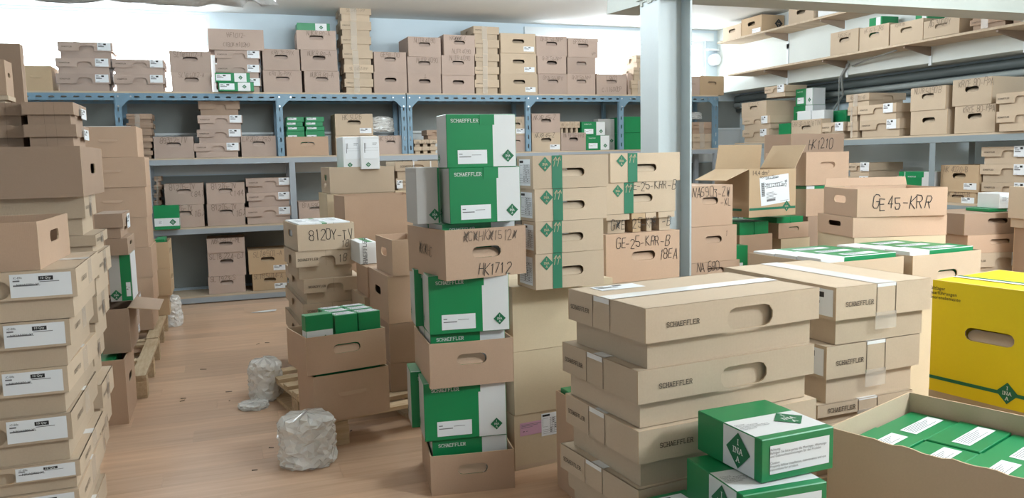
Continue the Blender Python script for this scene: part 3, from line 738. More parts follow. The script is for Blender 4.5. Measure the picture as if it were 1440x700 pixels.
# ------------------------------------------------------------------ looks shared by many boxes
PRE = {
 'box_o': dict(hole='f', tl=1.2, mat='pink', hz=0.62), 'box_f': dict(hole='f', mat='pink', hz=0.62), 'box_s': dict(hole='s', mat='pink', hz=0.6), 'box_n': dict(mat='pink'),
 'box_kf': dict(hole='f', mat='kraft', hz=0.62), 'box_ks': dict(hole='s', mat='kraft', hz=0.6),
 'box_lab': dict(hole='f', tl=1.2, mat='tan', hz=0.6, lb=[('F', 0.80, 0.22, 0.125, 0.055, 'std')]),
 'box_tan_o': dict(hole='f', tl=1.2, mat='tan', hz=0.6), 'box_tan_f': dict(hole='f', mat='tan', hz=0.6), 'box_tan_n': dict(mat='tan'),
 'box_tray_o': dict(hole='f', tl=0.9, mat='kraft', top='open', hz=0.6), 'box_tray_f': dict(hole='f', mat='kraft', top='open', hz=0.6), 'box_tray_n': dict(mat='kraft', top='open'),
 'box_hs': dict(hs='R', mat='brown', top='open'), 'box_hl': dict(hs='L', mat='kraft', top='open'),
 'box_plain': dict(mat='olive'),
 'box_dark': dict(mat='brown'),
 'box_yellow': dict(mat='yellow', hole='o', hz=0.62, hw=0.085),
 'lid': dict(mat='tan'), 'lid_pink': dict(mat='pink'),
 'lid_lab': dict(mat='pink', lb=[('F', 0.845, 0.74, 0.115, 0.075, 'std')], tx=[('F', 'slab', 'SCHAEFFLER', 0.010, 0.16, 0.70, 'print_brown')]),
 'lid_lab_side': dict(mat='tan', nx=0.06, lb=[('F', 0.80, 0.72, 0.115, 0.085, 'std')], tx=[('F', 'slab', 'SCHAEFFLER', 0.011, 0.17, 0.70, 'print_brown')]),
 'lid_tape': dict(mat='tan', notch='S', st=[('F', 0.5, 0.72, 0.0025, 0.55, 'print_brown')], tx=[('F', 'slab', 'SCHAEFFLER', 0.012, 0.22, 0.70, 'print_brown')]),
 'lid_small': dict(mat='tan', notch='S', st=[('F', 0.42, 0.5, 0.20, 0.98, 'clear_tape')], tx=[('F', 'slab', 'SCHAEFFLER', 0.009, 0.18, 0.72, 'print_brown')]),
 'g_big': dict(cuts=[(0.66, 'green'), (1.0, 'white')], sides=('greyboard', 'white'), tab='green', lb=[('F', 0.36, 0.20, -0.42, -0.26, 'plain')],
               tx=[('F', 'slab', 'SCHAEFFLER', 0.013, 0.26, 0.88, 'white_ink')], em=[('F', 0.875, 0.21, 0.052), ('L', 0.2, 0.18, 0.04)]),
 'g_flat': dict(cuts=[(1.0, 'green')], lb=[('F', 0.5, 0.5, -0.45, -0.7, 'std')]),
 'g_front': dict(cuts=[(0.62, 'green'), (1.0, 'white')], lb=[('F', 0.3, 0.3, -0.38, -0.36, 'plain')], tx=[('F', 'slab', 'SCHAEFFLER', 0.010, 0.26, 0.82, 'white_ink')], em=[('F', 0.82, 0.3, 0.05)]),
 'g_plain': dict(cuts=[(1.0, 'green')], sides=('green', 'green')),
 'g_mini': dict(cuts=[(0.55, 'green'), (0.9, 'white'), (1.0, 'green')], lb=[('F', 0.24, 0.5, -0.42, -0.7, 'std')], em=[('F', 0.73, 0.5, 0.042)]),
 'g_band': dict(zcuts=[(0.14, 'green'), (0.47, 'white'), (1.0, 'green')], em=[('F', 0.73, 0.30, 0.062)], lb=[('F', 0.25, 0.30, 0.04, 0.04, 'text')]),
 'w_box': dict(cuts=[(1.0, 'white')], em=[('F', 0.38, 0.14, 0.042)], lb=[('F', 0.55, 0.62, -0.85, -0.6, 'side')]),
 'g_pack': dict(cuts=[(1.0, 'green')], sides=('green', 'green')),
}

# kind, preset, changes, label, group, x, y, z, yaw, width, depth, height  (metres, degrees; x/y of the front left base corner)
BOXES = [
('carton','box_s',{'mat':'gold'},'orange-brown handled box alone at the left end of the rack top',None,-1.729,8.73,2.126,0,0.264,0.42,0.233),
('lid','lid_lab',{},'low lidded box with white label, bottom of the tallest lidded stack before the left window',None,-1.431,8.738,2.126,0,0.461,0.42,0.164),
('lid','lid_lab',{},'low lidded box with white label, middle of the tallest lidded stack before the left window',None,-1.426,8.731,2.291,0,0.467,0.42,0.142),
('lid','lid_lab',{},'low lidded box with white label, top of the tallest lidded stack before the left window',None,-1.398,8.739,2.434,0,0.467,0.42,0.153),
('lid','lid_lab',{},'low lidded box with white label, lower of the two-box lidded stack before the left window',None,-0.939,8.732,2.126,0,0.449,0.42,0.167),
('lid','lid_lab',{},'low lidded box with white label, upper of the two-box lidded stack before the left window',None,-0.942,8.74,2.294,0,0.461,0.42,0.139),
('carton','box_f',{'tx':[('F','hand','SL18 5012-A',0.04,0.5,0.88,'marker_faint')]},'faintly marked brown box, lower of the pair at the right edge of the left window',None,-0.425,8.733,2.126,0,0.369,0.42,0.188),
('carton','box_f',{'tx':[('F','hand','SL18 5012-A',0.045,0.45,0.84,'marker_faint')]},'faintly marked brown box, upper of the pair at the right edge of the left window',None,-0.431,8.741,2.315,0,0.38,0.42,0.207),
('lid','lid_lab',{},'lidded box, bottom of three behind the small green boxes on the rack top',None,-0.013,8.734,2.126,0,0.43,0.42,0.138),
('lid','lid_lab',{},'lidded box, middle of three behind the small green boxes on the rack top',None,-0.012,8.742,2.265,0,0.43,0.42,0.134),
('lid','lid_lab',{},'lidded box, top of three behind the small green boxes on the rack top',None,-0.01,8.736,2.4,0,0.435,0.42,0.139),
('carton','box_n',{'tx':[('F','hand','HF1012-',0.045,0.5,0.72,'marker_faint'),('F','hand','(180x m102M)',0.04,0.5,0.26,'marker_faint')]},'wide plain box with two lines of writing on top of the lidded boxes',None,-0.062,8.71,2.54,0,0.528,0.44,0.204),
('fold','g_mini',{},'lower of two small green boxes at the front of the rack top',None,0.006,8.61,2.126,0,0.336,0.1,0.087),
('fold','g_mini',{},'upper of two small green boxes at the front of the rack top',None,-0.02,8.61,2.214,0,0.328,0.1,0.089),
('carton','box_f',{'tx':[('F','hand','KRV 35-PPX',0.04,0.45,0.86,'marker_faint')]},'brown handled box, lower of the pair left of the green-topped stack',None,0.442,8.738,2.126,0,0.382,0.42,0.222),
('carton','box_f',{'tx':[('F','hand','KRV 35-PPX',0.04,0.55,0.84,'marker_faint')]},'brown handled box, upper of the pair left of the green-topped stack',None,0.447,8.731,2.349,0,0.365,0.42,0.213),
('carton','box_f',{'tx':[('F','hand','NUKR 80-A',0.05,0.5,0.82,'marker_faint')]},'brown handled box, bottom of the stack left of the tall taped stack',None,0.852,8.739,2.126,0,0.357,0.42,0.221),
('carton','box_o',{'tx':[('F','hand','NUKR 80-A',0.05,0.5,0.8,'marker_faint')]},'brown handled box, middle of the stack left of the tall taped stack',None,0.826,8.732,2.348,0,0.37,0.42,0.216),
('carton','box_f',{'tx':[('F','hand','NUKR 80-A',0.05,0.55,0.84,'marker_faint')]},'brown handled box, top of the stack left of the tall taped stack',None,0.794,8.74,2.565,-2,0.397,0.42,0.195),
('fold','g_mini',{'lb':[]},'green and white box lying on top of three handled boxes',None,0.811,8.81,2.761,0,0.334,0.2,0.085),
('lid','lid_small',{},'taped flat box, bottom of the tall stack reaching the ceiling',None,1.265,8.741,2.126,0,0.301,0.34,0.146),
('lid','lid_small',{'tx':[('F','hand','SL 0451-PP',0.035,0.5,0.72,'marker_faint')]},'taped flat box, second from bottom of the tall stack reaching the ceiling',None,1.263,8.734,2.273,0,0.308,0.34,0.146),
('lid','lid_small',{},'taped flat box, third from bottom of the tall stack reaching the ceiling',None,1.256,8.742,2.42,0,0.315,0.34,0.151),
('lid','lid_small',{},'taped flat box, fourth from bottom of the tall stack reaching the ceiling',None,1.247,8.736,2.572,0,0.313,0.34,0.141),
('lid','lid_small',{},'taped flat box, fifth from bottom of the tall stack reaching the ceiling',None,1.247,8.743,2.714,0,0.321,0.34,0.154),
('lid','lid_small',{'tx':[('F','hand','SL 0451-PP',0.035,0.5,0.72,'marker_faint')]},'taped flat box, top of the tall stack reaching the ceiling',None,1.246,8.737,2.869,0,0.327,0.34,0.155),
('carton','box_o',{},'brown handled box, lower of the pair right of the tall taped stack',None,1.574,8.73,2.126,0,0.355,0.42,0.224),
('carton','box_f',{'tx':[('F','hand','GE90-DO',0.05,0.5,0.84,'marker_faint')]},'brown handled box, upper of the pair right of the tall taped stack',None,1.584,8.738,2.351,0,0.346,0.42,0.209),
('carton','box_o',{'tx':[('F','hand','v',0.05,0.52,0.86,'marker_faint')]},'brown handled box, bottom of the first of two three-high stacks over the rack joint',None,1.944,8.731,2.126,0,0.364,0.42,0.207),
('carton','box_f',{'tx':[('F','hand','NUTR 4090',0.05,0.58,0.8,'marker_faint')]},'brown handled box, middle of the first of two three-high stacks over the rack joint',None,1.944,8.739,2.334,0,0.372,0.42,0.182),
('carton','box_f',{'tx':[('F','hand','NUTR 4090',0.05,0.5,0.82,'marker_faint')]},'brown handled box, top of the first of two three-high stacks over the rack joint',None,1.958,8.732,2.517,2,0.363,0.42,0.21),
('carton','box_o',{},'brown handled box, bottom of the second of two three-high stacks over the rack joint',None,2.326,8.74,2.126,0,0.367,0.42,0.197),
('carton','box_f',{'tx':[('F','hand','NUTR 4090',0.05,0.55,0.86,'marker_faint')]},'brown handled box, middle of the second of two three-high stacks over the rack joint',None,2.323,8.733,2.324,0,0.374,0.42,0.214),
('carton','box_f',{'tx':[('F','hand','NUTR 4090',0.045,0.55,0.2,'marker_faint'),('F','hand','NK~~~FZ',0.045,0.45,0.84,'marker_faint')]},'brown handled box, top of the second of two three-high stacks over the rack joint',None,2.356,8.741,2.539,1,0.358,0.42,0.223),
('lid','lid_small',{},'flat taped box, bottom of the shorter taped stack at mid rack',None,2.699,8.734,2.126,0,0.284,0.4,0.154),
('lid','lid_small',{},'flat taped box, second from bottom of the shorter taped stack at mid rack',None,2.705,8.742,2.281,0,0.284,0.4,0.141),
('lid','lid_small',{},'flat taped box, third from bottom of the shorter taped stack at mid rack',None,2.707,8.736,2.423,0,0.283,0.4,0.138),
('lid','lid_small',{},'flat taped box, fourth from bottom of the shorter taped stack at mid rack',None,2.713,8.743,2.562,0,0.284,0.4,0.156),
('lid','lid_small',{},'flat taped box, top of the shorter taped stack at mid rack',None,2.699,8.737,2.719,5,0.308,0.4,0.144),
('carton','box_lab',{},'handled box with white label, bottom of the labelled stack right of the shorter taped stack',None,3.0,8.73,2.126,0,0.446,0.42,0.222),
('carton','box_lab',{},'handled box with white label, middle of the labelled stack right of the shorter taped stack',None,3.008,8.738,2.349,0,0.429,0.42,0.229),
('carton','box_lab',{},'handled box with white label, top of the labelled stack right of the shorter taped stack',None,3.011,8.731,2.579,0,0.419,0.42,0.217),
('carton','box_f',{'tx':[('F','hand','GPZE 50-NPO',0.04,0.5,0.8,'marker_faint')]}, "handled box with faint writing, bottom of the stack before the wide window's left end", None,3.459,8.739,2.126,0,0.363,0.42,0.228),
('carton','box_o',{'tx':[('F','hand','GPZE 50-NPP',0.04,0.5,0.86,'marker_faint')]}, "handled box with faint writing, middle of the stack before the wide window's left end", None,3.451,8.732,2.355,0,0.353,0.42,0.199),
('carton','box_f',{'tx':[('F','hand','GPZE 50-NPP',0.045,0.5,0.84,'marker_faint')]}, "handled box with faint writing, top of the stack before the wide window's left end", None,3.441,8.74,2.555,0,0.379,0.42,0.223),
('carton','box_f',{'tx':[('F','hand','GPZE 50-NPP',0.04,0.5,0.82,'marker_faint')]},'handled box with faint writing, bottom of the crooked-topped stack before the right window',None,3.819,8.733,2.126,0,0.354,0.42,0.233),
('carton','box_f',{},'handled box with faint writing, middle of the crooked-topped stack before the right window',None,3.826,8.741,2.36,0,0.353,0.42,0.191),
('carton','box_f',{'tx':[('F','hand','GPZE 50',0.05,0.4,0.82,'marker_faint'),('F','hand','NPP',0.03,0.85,0.2,'marker_faint')]},'handled box with faint writing, top of the crooked-topped stack before the right window',None,3.835,8.734,2.552,3,0.389,0.42,0.213),
('carton','box_f',{'tx':[('F','hand','LSN21',0.05,0.5,0.78,'marker_faint'),('F','hand','C.11600CP',0.05,0.5,0.25,'marker_faint')]},'single handled box right of the crooked stack before the window',None,4.196,8.742,2.126,0,0.392,0.42,0.239),
('carton','box_f',{},'sunlit box tucked between the single box and the pillar',None,4.635,8.796,2.126,0,0.067,0.42,0.257),
('lid','lid_small',{},'small flat box, bottom of the little stack beside the pillar at the right window',None,4.655,8.743,2.126,0,0.259,0.3,0.169),
('lid','lid_small',{},'small flat box, middle of the little stack beside the pillar at the right window',None,4.681,8.737,2.296,0,0.23,0.3,0.15),
('lid','lid_small',{},'small flat box, top of the little stack beside the pillar at the right window',None,4.716,8.73,2.447,0,0.211,0.3,0.148),
('carton','box_s',{},'brown box partly behind the pillar on the rack top',None,5.413,8.738,2.126,0,0.181,0.42,0.229),
('carton','box_f',{'mat':'gold'},'brown handled box at the far right end of the rack top',None,5.595,8.731,2.126,0,0.344,0.42,0.231),
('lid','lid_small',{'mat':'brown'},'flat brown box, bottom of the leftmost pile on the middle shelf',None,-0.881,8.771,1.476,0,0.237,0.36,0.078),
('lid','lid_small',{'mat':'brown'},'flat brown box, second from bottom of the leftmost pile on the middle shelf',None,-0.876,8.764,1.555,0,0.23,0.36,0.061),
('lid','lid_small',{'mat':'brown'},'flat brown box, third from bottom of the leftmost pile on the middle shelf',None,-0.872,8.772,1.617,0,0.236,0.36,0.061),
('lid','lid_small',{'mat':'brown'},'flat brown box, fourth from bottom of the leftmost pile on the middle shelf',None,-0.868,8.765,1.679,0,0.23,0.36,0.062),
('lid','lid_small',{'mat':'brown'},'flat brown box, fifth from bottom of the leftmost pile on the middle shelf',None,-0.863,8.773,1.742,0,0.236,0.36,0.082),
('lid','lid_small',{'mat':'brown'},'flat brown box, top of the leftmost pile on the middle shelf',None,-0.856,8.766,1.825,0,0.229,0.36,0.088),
('carton','box_f',{'tx':[('F','hand','89312-TV',0.055,0.5,0.84,'marker_faint')]},'handled box between the narrow pile and the middle lidded pile',None,-0.629,8.774,1.476,0,0.367,0.36,0.213),
('lid','lid_lab',{},'low lidded box with white label, bottom of the middle lidded pile',None,-0.259,8.768,1.476,0,0.434,0.36,0.144),
('lid','lid_lab',{},'low lidded box with white label, second from bottom of the middle lidded pile',None,-0.224,8.775,1.621,0,0.427,0.36,0.134),
('lid','lid_lab',{},'low lidded box with white label, third from bottom of the middle lidded pile',None,-0.209,8.769,1.756,0,0.427,0.36,0.141),
('lid','lid',{'mat':'brown'},'dark plain lidded box, top of the middle lidded pile',None,-0.195,8.812,1.898,0,0.395,0.3,0.144),
('carton','box_f',{'tx':[('F','hand','LR 202-2RS',0.05,0.45,0.84,'marker_faint')]},'handled box left of the blue post on the middle shelf',None,0.193,8.77,1.476,0,0.342,0.36,0.211),
('carton','box_tray_f',{'tl':0.3},'open handled tray holding small green boxes on the middle shelf',None,0.639,8.762,1.476,0,0.429,0.38,0.198),
('fold','g_mini',{'cuts':[(1.0,'green')],'em':[],'lb':[('F',0.32,0.62,-0.5,-0.42,'std')]},'green white-labelled box, bottom of the left column in the shelf tray',None,0.649,8.81,1.484,0,0.183,0.3,0.249),
('fold','g_mini',{'cuts':[(1.0,'green')],'em':[],'lb':[('F',0.32,0.62,-0.5,-0.42,'std')]},'green white-labelled box, second from bottom of the left column in the shelf tray',None,0.656,8.81,1.734,0,0.176,0.3,0.047),
('fold','g_mini',{'cuts':[(1.0,'green')],'em':[],'lb':[('F',0.32,0.62,-0.5,-0.42,'std')]},'green white-labelled box, third from bottom of the left column in the shelf tray',None,0.649,8.81,1.782,0,0.168,0.3,0.046),
('fold','g_mini',{'cuts':[(1.0,'green')],'em':[],'lb':[('F',0.32,0.62,-0.5,-0.42,'std')]},'green white-labelled box, top of the left column in the shelf tray',None,0.656,8.81,1.829,0,0.176,0.3,0.051),
('fold','g_mini',{'cuts':[(1.0,'green')],'em':[],'lb':[('F',0.32,0.62,-0.5,-0.42,'std')]},'green white-labelled box, bottom of the right column in the shelf tray',None,0.843,8.81,1.484,0,0.197,0.3,0.249),
('fold','g_mini',{'cuts':[(1.0,'green')],'em':[],'lb':[('F',0.32,0.62,-0.5,-0.42,'std')]},'green white-labelled box, second from bottom of the right column in the shelf tray',None,0.85,8.81,1.734,0,0.19,0.3,0.047),
('fold','g_mini',{'cuts':[(1.0,'green')],'em':[],'lb':[('F',0.32,0.62,-0.5,-0.42,'std')]},'green white-labelled box, third from bottom of the right column in the shelf tray',None,0.843,8.81,1.782,0,0.182,0.3,0.046),
('fold','g_mini',{'cuts':[(1.0,'green')],'em':[],'lb':[('F',0.32,0.62,-0.5,-0.42,'std')]},'green white-labelled box, top of the right column in the shelf tray',None,0.85,8.81,1.829,0,0.19,0.3,0.051),
('carton','box_tan_o',{},'tan handled box, lower of the two behind the white boxes',None,1.147,8.775,1.476,0,0.439,0.36,0.203),
('carton','box_lab',{'mat':'tan','tx':[('F','hand','HK 5026',0.055,0.45,0.85,'marker_faint')]},'tan handled box with label, upper of the two behind the white boxes',None,1.149,8.769,1.68,0,0.399,0.36,0.229),
('carton','box_f',{'tx':[('F','hand','HK 5026',0.05,0.35,0.84,'marker_faint')]},'handled box beneath the clear plastic bundle on the shelf',None,1.599,8.762,1.476,0,0.272,0.36,0.199),
('lid','lid_small',{'st':[],'tx':[]},'small brown box, left of three in the bottom row behind the green-boxed tower',None,1.988,8.762,1.476,0,0.088,0.3,0.074),
('lid','lid_small',{'st':[],'tx':[('F','hand','2RS',0.03,0.5,0.5,'marker')]},'small brown box, left of three in the top row behind the green-boxed tower',None,1.988,8.762,1.552,0,0.088,0.3,0.074),
('lid','lid_small',{'st':[],'tx':[]},'small brown box, middle of three in the bottom row behind the green-boxed tower',None,2.08,8.762,1.476,0,0.08,0.3,0.074),
('lid','lid_small',{'st':[],'tx':[('F','hand','K W',0.03,0.5,0.5,'marker')]},'small brown box, middle of three in the top row behind the green-boxed tower',None,2.08,8.762,1.552,0,0.08,0.3,0.074),
('lid','lid_small',{'st':[],'tx':[]},'small brown box, right of three in the bottom row behind the green-boxed tower',None,2.164,8.762,1.476,0,0.088,0.3,0.074),
('lid','lid_small',{'st':[],'tx':[('F','hand','-4B',0.03,0.5,0.5,'marker')]},'small brown box, right of three in the top row behind the green-boxed tower',None,2.164,8.762,1.552,0,0.088,0.3,0.074),
('lid','lid',{'mat':'brown'},'grey-brown box on the six small boxes on the middle shelf',None,2.139,8.77,1.63,0,0.16,0.25,0.1),
('carton','box_f',{},'tan box, lower of the two beside the green tower top',None,3.098,8.766,1.476,0,0.2,0.36,0.187),
('carton','box_lab',{'lb':[('F',0.72,0.22,0.12,0.055,'std')],'tx':[('F','hand','1/00 9',0.035,0.5,0.75,'marker_faint')]},'tan box with label, upper of the two beside the green tower top',None,3.106,8.774,1.664,0,0.199,0.36,0.209),
('carton','box_lab',{'tx':[('F','hand','NKXR 45-Z',0.05,0.45,0.85,'marker')]},'handled box with dark writing, lower of the pair right of the second blue post',None,3.378,8.768,1.476,0,0.356,0.36,0.212),
('carton','box_o',{'tx':[('F','hand','NKXR 45-Z',0.055,0.45,0.78,'marker_faint')]},'handled box with dark writing, upper of the pair right of the second blue post',None,3.385,8.775,1.689,0,0.351,0.36,0.219),
('carton','box_o',{'tx':[('F','hand','NATV 16-PPA',0.045,0.5,0.84,'marker_faint')]},'handled box under the four tiny boxes on the middle shelf',None,3.743,8.769,1.476,0,0.319,0.36,0.208),
('lid','lid_small',{'st':[],'tx':[('F','hand','4N',0.03,0.5,0.7,'marker_faint')]},'tiny brown box, first from the left in the row of four',None,3.738,8.78,1.685,0,0.06,0.25,0.13),
('lid','lid_small',{'st':[],'tx':[('F','hand','AV',0.03,0.5,0.7,'marker_faint')]},'tiny brown box, second from the left in the row of four',None,3.801,8.78,1.685,0,0.06,0.25,0.13),
('lid','lid_small',{'st':[],'tx':[('F','hand','16',0.03,0.5,0.7,'marker_faint')]},'tiny brown box, third from the left in the row of four',None,3.864,8.78,1.685,0,0.061,0.25,0.13),
('lid','lid_small',{'st':[],'tx':[('F','hand','-PA',0.03,0.5,0.7,'marker_faint')]},'tiny brown box, fourth from the left in the row of four',None,3.928,8.78,1.685,0,0.061,0.25,0.13),
('fold','g_front',{},'green and white box, lower of the pair right of the tiny brown boxes',None,4.06,8.764,1.476,0,0.307,0.36,0.172),
('fold','g_front',{},'green and white box, upper of the pair right of the tiny brown boxes',None,4.01,8.772,1.649,0,0.306,0.36,0.162),
('fold','g_front',{'cuts':[(1,'greyboard')],'lb':[],'tx':[]},'grey-white box behind the green pair on the middle shelf',None,4.316,8.965,1.476,0,0.221,0.13,0.377),
('fold','g_plain',{},'large dark green box, lower of the pair left of the pillar under the rack top',None,4.552,8.773,1.476,0,0.309,0.36,0.201),
('fold','g_plain',{},'large dark green box, upper of the pair left of the pillar under the rack top',None,4.55,8.766,1.678,0,0.308,0.36,0.189),
('lid','lid_small',{},'brown taped box, lower of the stack in the last blue bay right of the pillar',None,5.519,8.774,1.476,0,0.33,0.36,0.178),
('lid','lid_small',{'mat':'brown'},'brown taped box, upper of the stack in the last blue bay right of the pillar',None,5.504,8.768,1.655,0,0.329,0.36,0.143),
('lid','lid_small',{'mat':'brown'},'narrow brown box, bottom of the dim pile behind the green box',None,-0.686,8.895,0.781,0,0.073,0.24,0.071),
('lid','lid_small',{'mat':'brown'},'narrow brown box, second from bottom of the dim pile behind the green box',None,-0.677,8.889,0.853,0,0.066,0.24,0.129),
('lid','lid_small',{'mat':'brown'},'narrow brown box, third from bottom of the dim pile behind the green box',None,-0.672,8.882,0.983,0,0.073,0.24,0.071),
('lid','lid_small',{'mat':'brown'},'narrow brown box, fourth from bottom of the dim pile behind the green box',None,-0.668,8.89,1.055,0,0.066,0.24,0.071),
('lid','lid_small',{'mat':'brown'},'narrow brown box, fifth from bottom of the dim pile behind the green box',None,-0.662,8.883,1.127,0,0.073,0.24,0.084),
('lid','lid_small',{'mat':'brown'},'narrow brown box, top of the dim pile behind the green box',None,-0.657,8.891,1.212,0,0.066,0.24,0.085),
('carton','box_f',{'tx':[('F','hand','81216-TV',0.05,0.4,0.86,'marker_faint'),('F','hand','(16)',0.06,0.84,0.6,'marker_faint')]},'handled box with circled number, lower of the left pair on the third shelf',None,-0.568,8.764,0.781,0,0.362,0.36,0.226),
('carton','box_f',{'tx':[('F','hand','81216-TV',0.055,0.45,0.84,'marker_faint'),('F','hand','(84)',0.06,0.84,0.5,'marker_faint')]},'handled box with circled number, upper of the left pair on the third shelf',None,-0.561,8.772,1.008,0,0.364,0.36,0.213),
('carton','box_f',{'tx':[('F','hand','81216-TV',0.055,0.45,0.85,'marker_faint'),('F','hand','(16)',0.06,0.84,0.55,'marker_faint')]},'handled box with circled number, lower of the right pair on the third shelf',None,-0.175,8.765,0.781,0,0.363,0.36,0.221),
('carton','box_f',{'tx':[('F','hand','81216-TV',0.055,0.45,0.84,'marker_faint'),('F','hand','(144)',0.06,0.84,0.5,'marker_faint')]},'handled box with circled number, upper of the right pair on the third shelf',None,-0.169,8.773,1.003,0,0.369,0.36,0.213),
('lid','lid_lab',{},'low lidded box with white label, bottom of the lidded stack on the third shelf',None,0.194,8.766,0.781,0,0.461,0.36,0.175),
('lid','lid_lab',{},'low lidded box with white label, middle of the lidded stack on the third shelf',None,0.216,8.774,0.957,0,0.44,0.36,0.146),
('lid','lid_lab',{},'low lidded box with white label, top of the lidded stack on the third shelf',None,0.217,8.768,1.104,0,0.453,0.36,0.15),
('fold','g_band',{},'green box with white band at the front of the third shelf',None,-0.659,8.57,0.781,0,0.23,0.12,0.235),
('carton','box_f',{'tx':[('F','hand','81A 5904-V',0.05,0.5,0.84,'marker_faint')]},'handled box right of the grey upright on the third shelf',None,0.73,8.769,0.781,0,0.339,0.36,0.212),
('carton','box_f',{'tx':[('F','hand','SL 1923-S',0.05,0.4,0.88,'marker_faint')]},'handled box with writing, bottom of the three-high stack on the bottom shelf',None,-0.206,8.762,0.081,0,0.359,0.38,0.178),
('carton','box_o',{'tx':[('F','hand','SL18 22A-C3',0.055,0.5,0.84,'marker_faint')]},'handled box with writing, middle of the three-high stack on the bottom shelf',None,-0.198,8.77,0.26,0,0.365,0.38,0.241),
('carton','box_o',{'tx':[('F','hand','NB-5917-ML',0.05,0.5,0.82,'marker_faint')]},'handled box with writing, top of the three-high stack on the bottom shelf',None,-0.196,8.763,0.502,0,0.365,0.38,0.15),
('carton','box_lab',{'mat':'gold','tx':[('F','hand','SL18 5014-A',0.05,0.45,0.84,'marker_faint')]},'tan handled box with label, lower of the leaning pair on the bottom shelf',None,0.226,8.769,0.081,0,0.35,0.38,0.177),
('carton','box_lab',{'mat':'gold','tx':[('F','hand','SL18 501-A',0.055,0.5,0.84,'marker_faint')]},'tan handled box with label, upper of the leaning pair on the bottom shelf',None,0.197,8.762,0.259,0,0.384,0.38,0.249),
('lid','lid',{'lb':[('F',0.755,0.72,-0.42,-0.46,'plain')],'nx':-0.095,'ns':1,'tx':[('R','slab','SCHAEFFLER',0.013,0.28,0.7,'print_brown'),('F','sans','NKIA5906-XL',0.0085,0.67,0.735,'ink'),('F','sans','iC-Elfe',0.007,0.6,0.88,'ink'),('F','sans','10 Qty',0.008,0.79,0.85,'white_ink')],'st':[('F',0.79,0.85,0.1,0.085,'ink'),('R',0.55,0.72,0.16,0.52,'clear_tape'),('T',0.5,0.55,0.995,0.1,'tape')]},'low lidded box with large white label, bottom of the nearest left stack',None,-0.933,2.982,0.32,0.0,0.42,0.58,0.099),
('lid','lid',{'lb':[('F',0.755,0.72,-0.42,-0.46,'plain')],'nx':-0.095,'ns':1,'tx':[('R','slab','SCHAEFFLER',0.013,0.28,0.7,'print_brown'),('F','sans','NKIA5906-XL',0.0085,0.67,0.735,'ink'),('F','sans','iC-Elfe',0.007,0.6,0.88,'ink'),('F','sans','10 Qty',0.008,0.79,0.85,'white_ink')],'st':[('F',0.79,0.85,0.1,0.085,'ink'),('R',0.55,0.72,0.16,0.52,'clear_tape'),('T',0.5,0.55,0.995,0.1,'tape')]},'low lidded box with large white label, second from bottom of the nearest left stack',None,-0.948,2.987,0.42,0.0,0.42,0.58,0.163),
('lid','lid',{'lb':[('F',0.755,0.72,-0.42,-0.46,'plain')],'nx':-0.095,'ns':1,'tx':[('R','slab','SCHAEFFLER',0.013,0.28,0.7,'print_brown'),('F','sans','NKIA5906-XL',0.0085,0.67,0.735,'ink'),('F','sans','iC-Elfe',0.007,0.6,0.88,'ink'),('F','sans','10 Qty',0.008,0.79,0.85,'white_ink')],'st':[('F',0.79,0.85,0.1,0.085,'ink'),('R',0.55,0.72,0.16,0.52,'clear_tape'),('T',0.5,0.55,0.995,0.1,'tape')]},'low lidded box with large white label, third from bottom of the nearest left stack',None,-0.948,2.995,0.584,-1.0,0.42,0.58,0.159),
('lid','lid',{'lb':[('F',0.755,0.72,-0.42,-0.46,'plain')],'nx':-0.095,'ns':1,'tx':[('R','slab','SCHAEFFLER',0.013,0.28,0.7,'print_brown'),('F','sans','NKIA5906-XL',0.0085,0.67,0.735,'ink'),('F','sans','iC-Elfe',0.007,0.6,0.88,'ink'),('F','sans','10 Qty',0.008,0.79,0.85,'white_ink')],'st':[('F',0.79,0.85,0.1,0.085,'ink'),('R',0.55,0.72,0.16,0.52,'clear_tape'),('T',0.5,0.55,0.995,0.1,'tape')]},'low lidded box with large white label, fourth from bottom of the nearest left stack',None,-0.929,2.974,0.744,1.0,0.42,0.58,0.16),
('lid','lid',{'lb':[('F',0.755,0.72,-0.42,-0.46,'plain')],'nx':-0.095,'ns':1,'tx':[('R','slab','SCHAEFFLER',0.013,0.28,0.7,'print_brown'),('F','sans','NKIA5906-XL',0.0085,0.67,0.735,'ink'),('F','sans','iC-Elfe',0.007,0.6,0.88,'ink'),('F','sans','10 Qty',0.008,0.79,0.85,'white_ink')],'st':[('F',0.79,0.85,0.1,0.085,'ink'),('R',0.55,0.72,0.16,0.52,'clear_tape'),('T',0.5,0.55,0.995,0.1,'tape')]},'low lidded box with large white label, top of the nearest left stack',None,-0.896,2.962,0.906,1.0,0.42,0.58,0.165),
('lid','lid',{'lb':[('F',0.755,0.72,-0.42,-0.46,'plain')],'nx':-0.095,'ns':1,'tx':[('R','slab','SCHAEFFLER',0.013,0.28,0.7,'print_brown'),('F','sans','NKIA5906-XL',0.0085,0.67,0.735,'ink'),('F','sans','iC-Elfe',0.007,0.6,0.88,'ink'),('F','sans','10 Qty',0.008,0.79,0.85,'white_ink')],'st':[('F',0.79,0.85,0.1,0.085,'ink'),('R',0.55,0.72,0.16,0.52,'clear_tape'),('T',0.5,0.55,0.995,0.1,'tape')]},'plain-label low lidded box, lowest of the nearest left stack',None,-0.943,2.982,0.002,0,0.42,0.58,0.157),
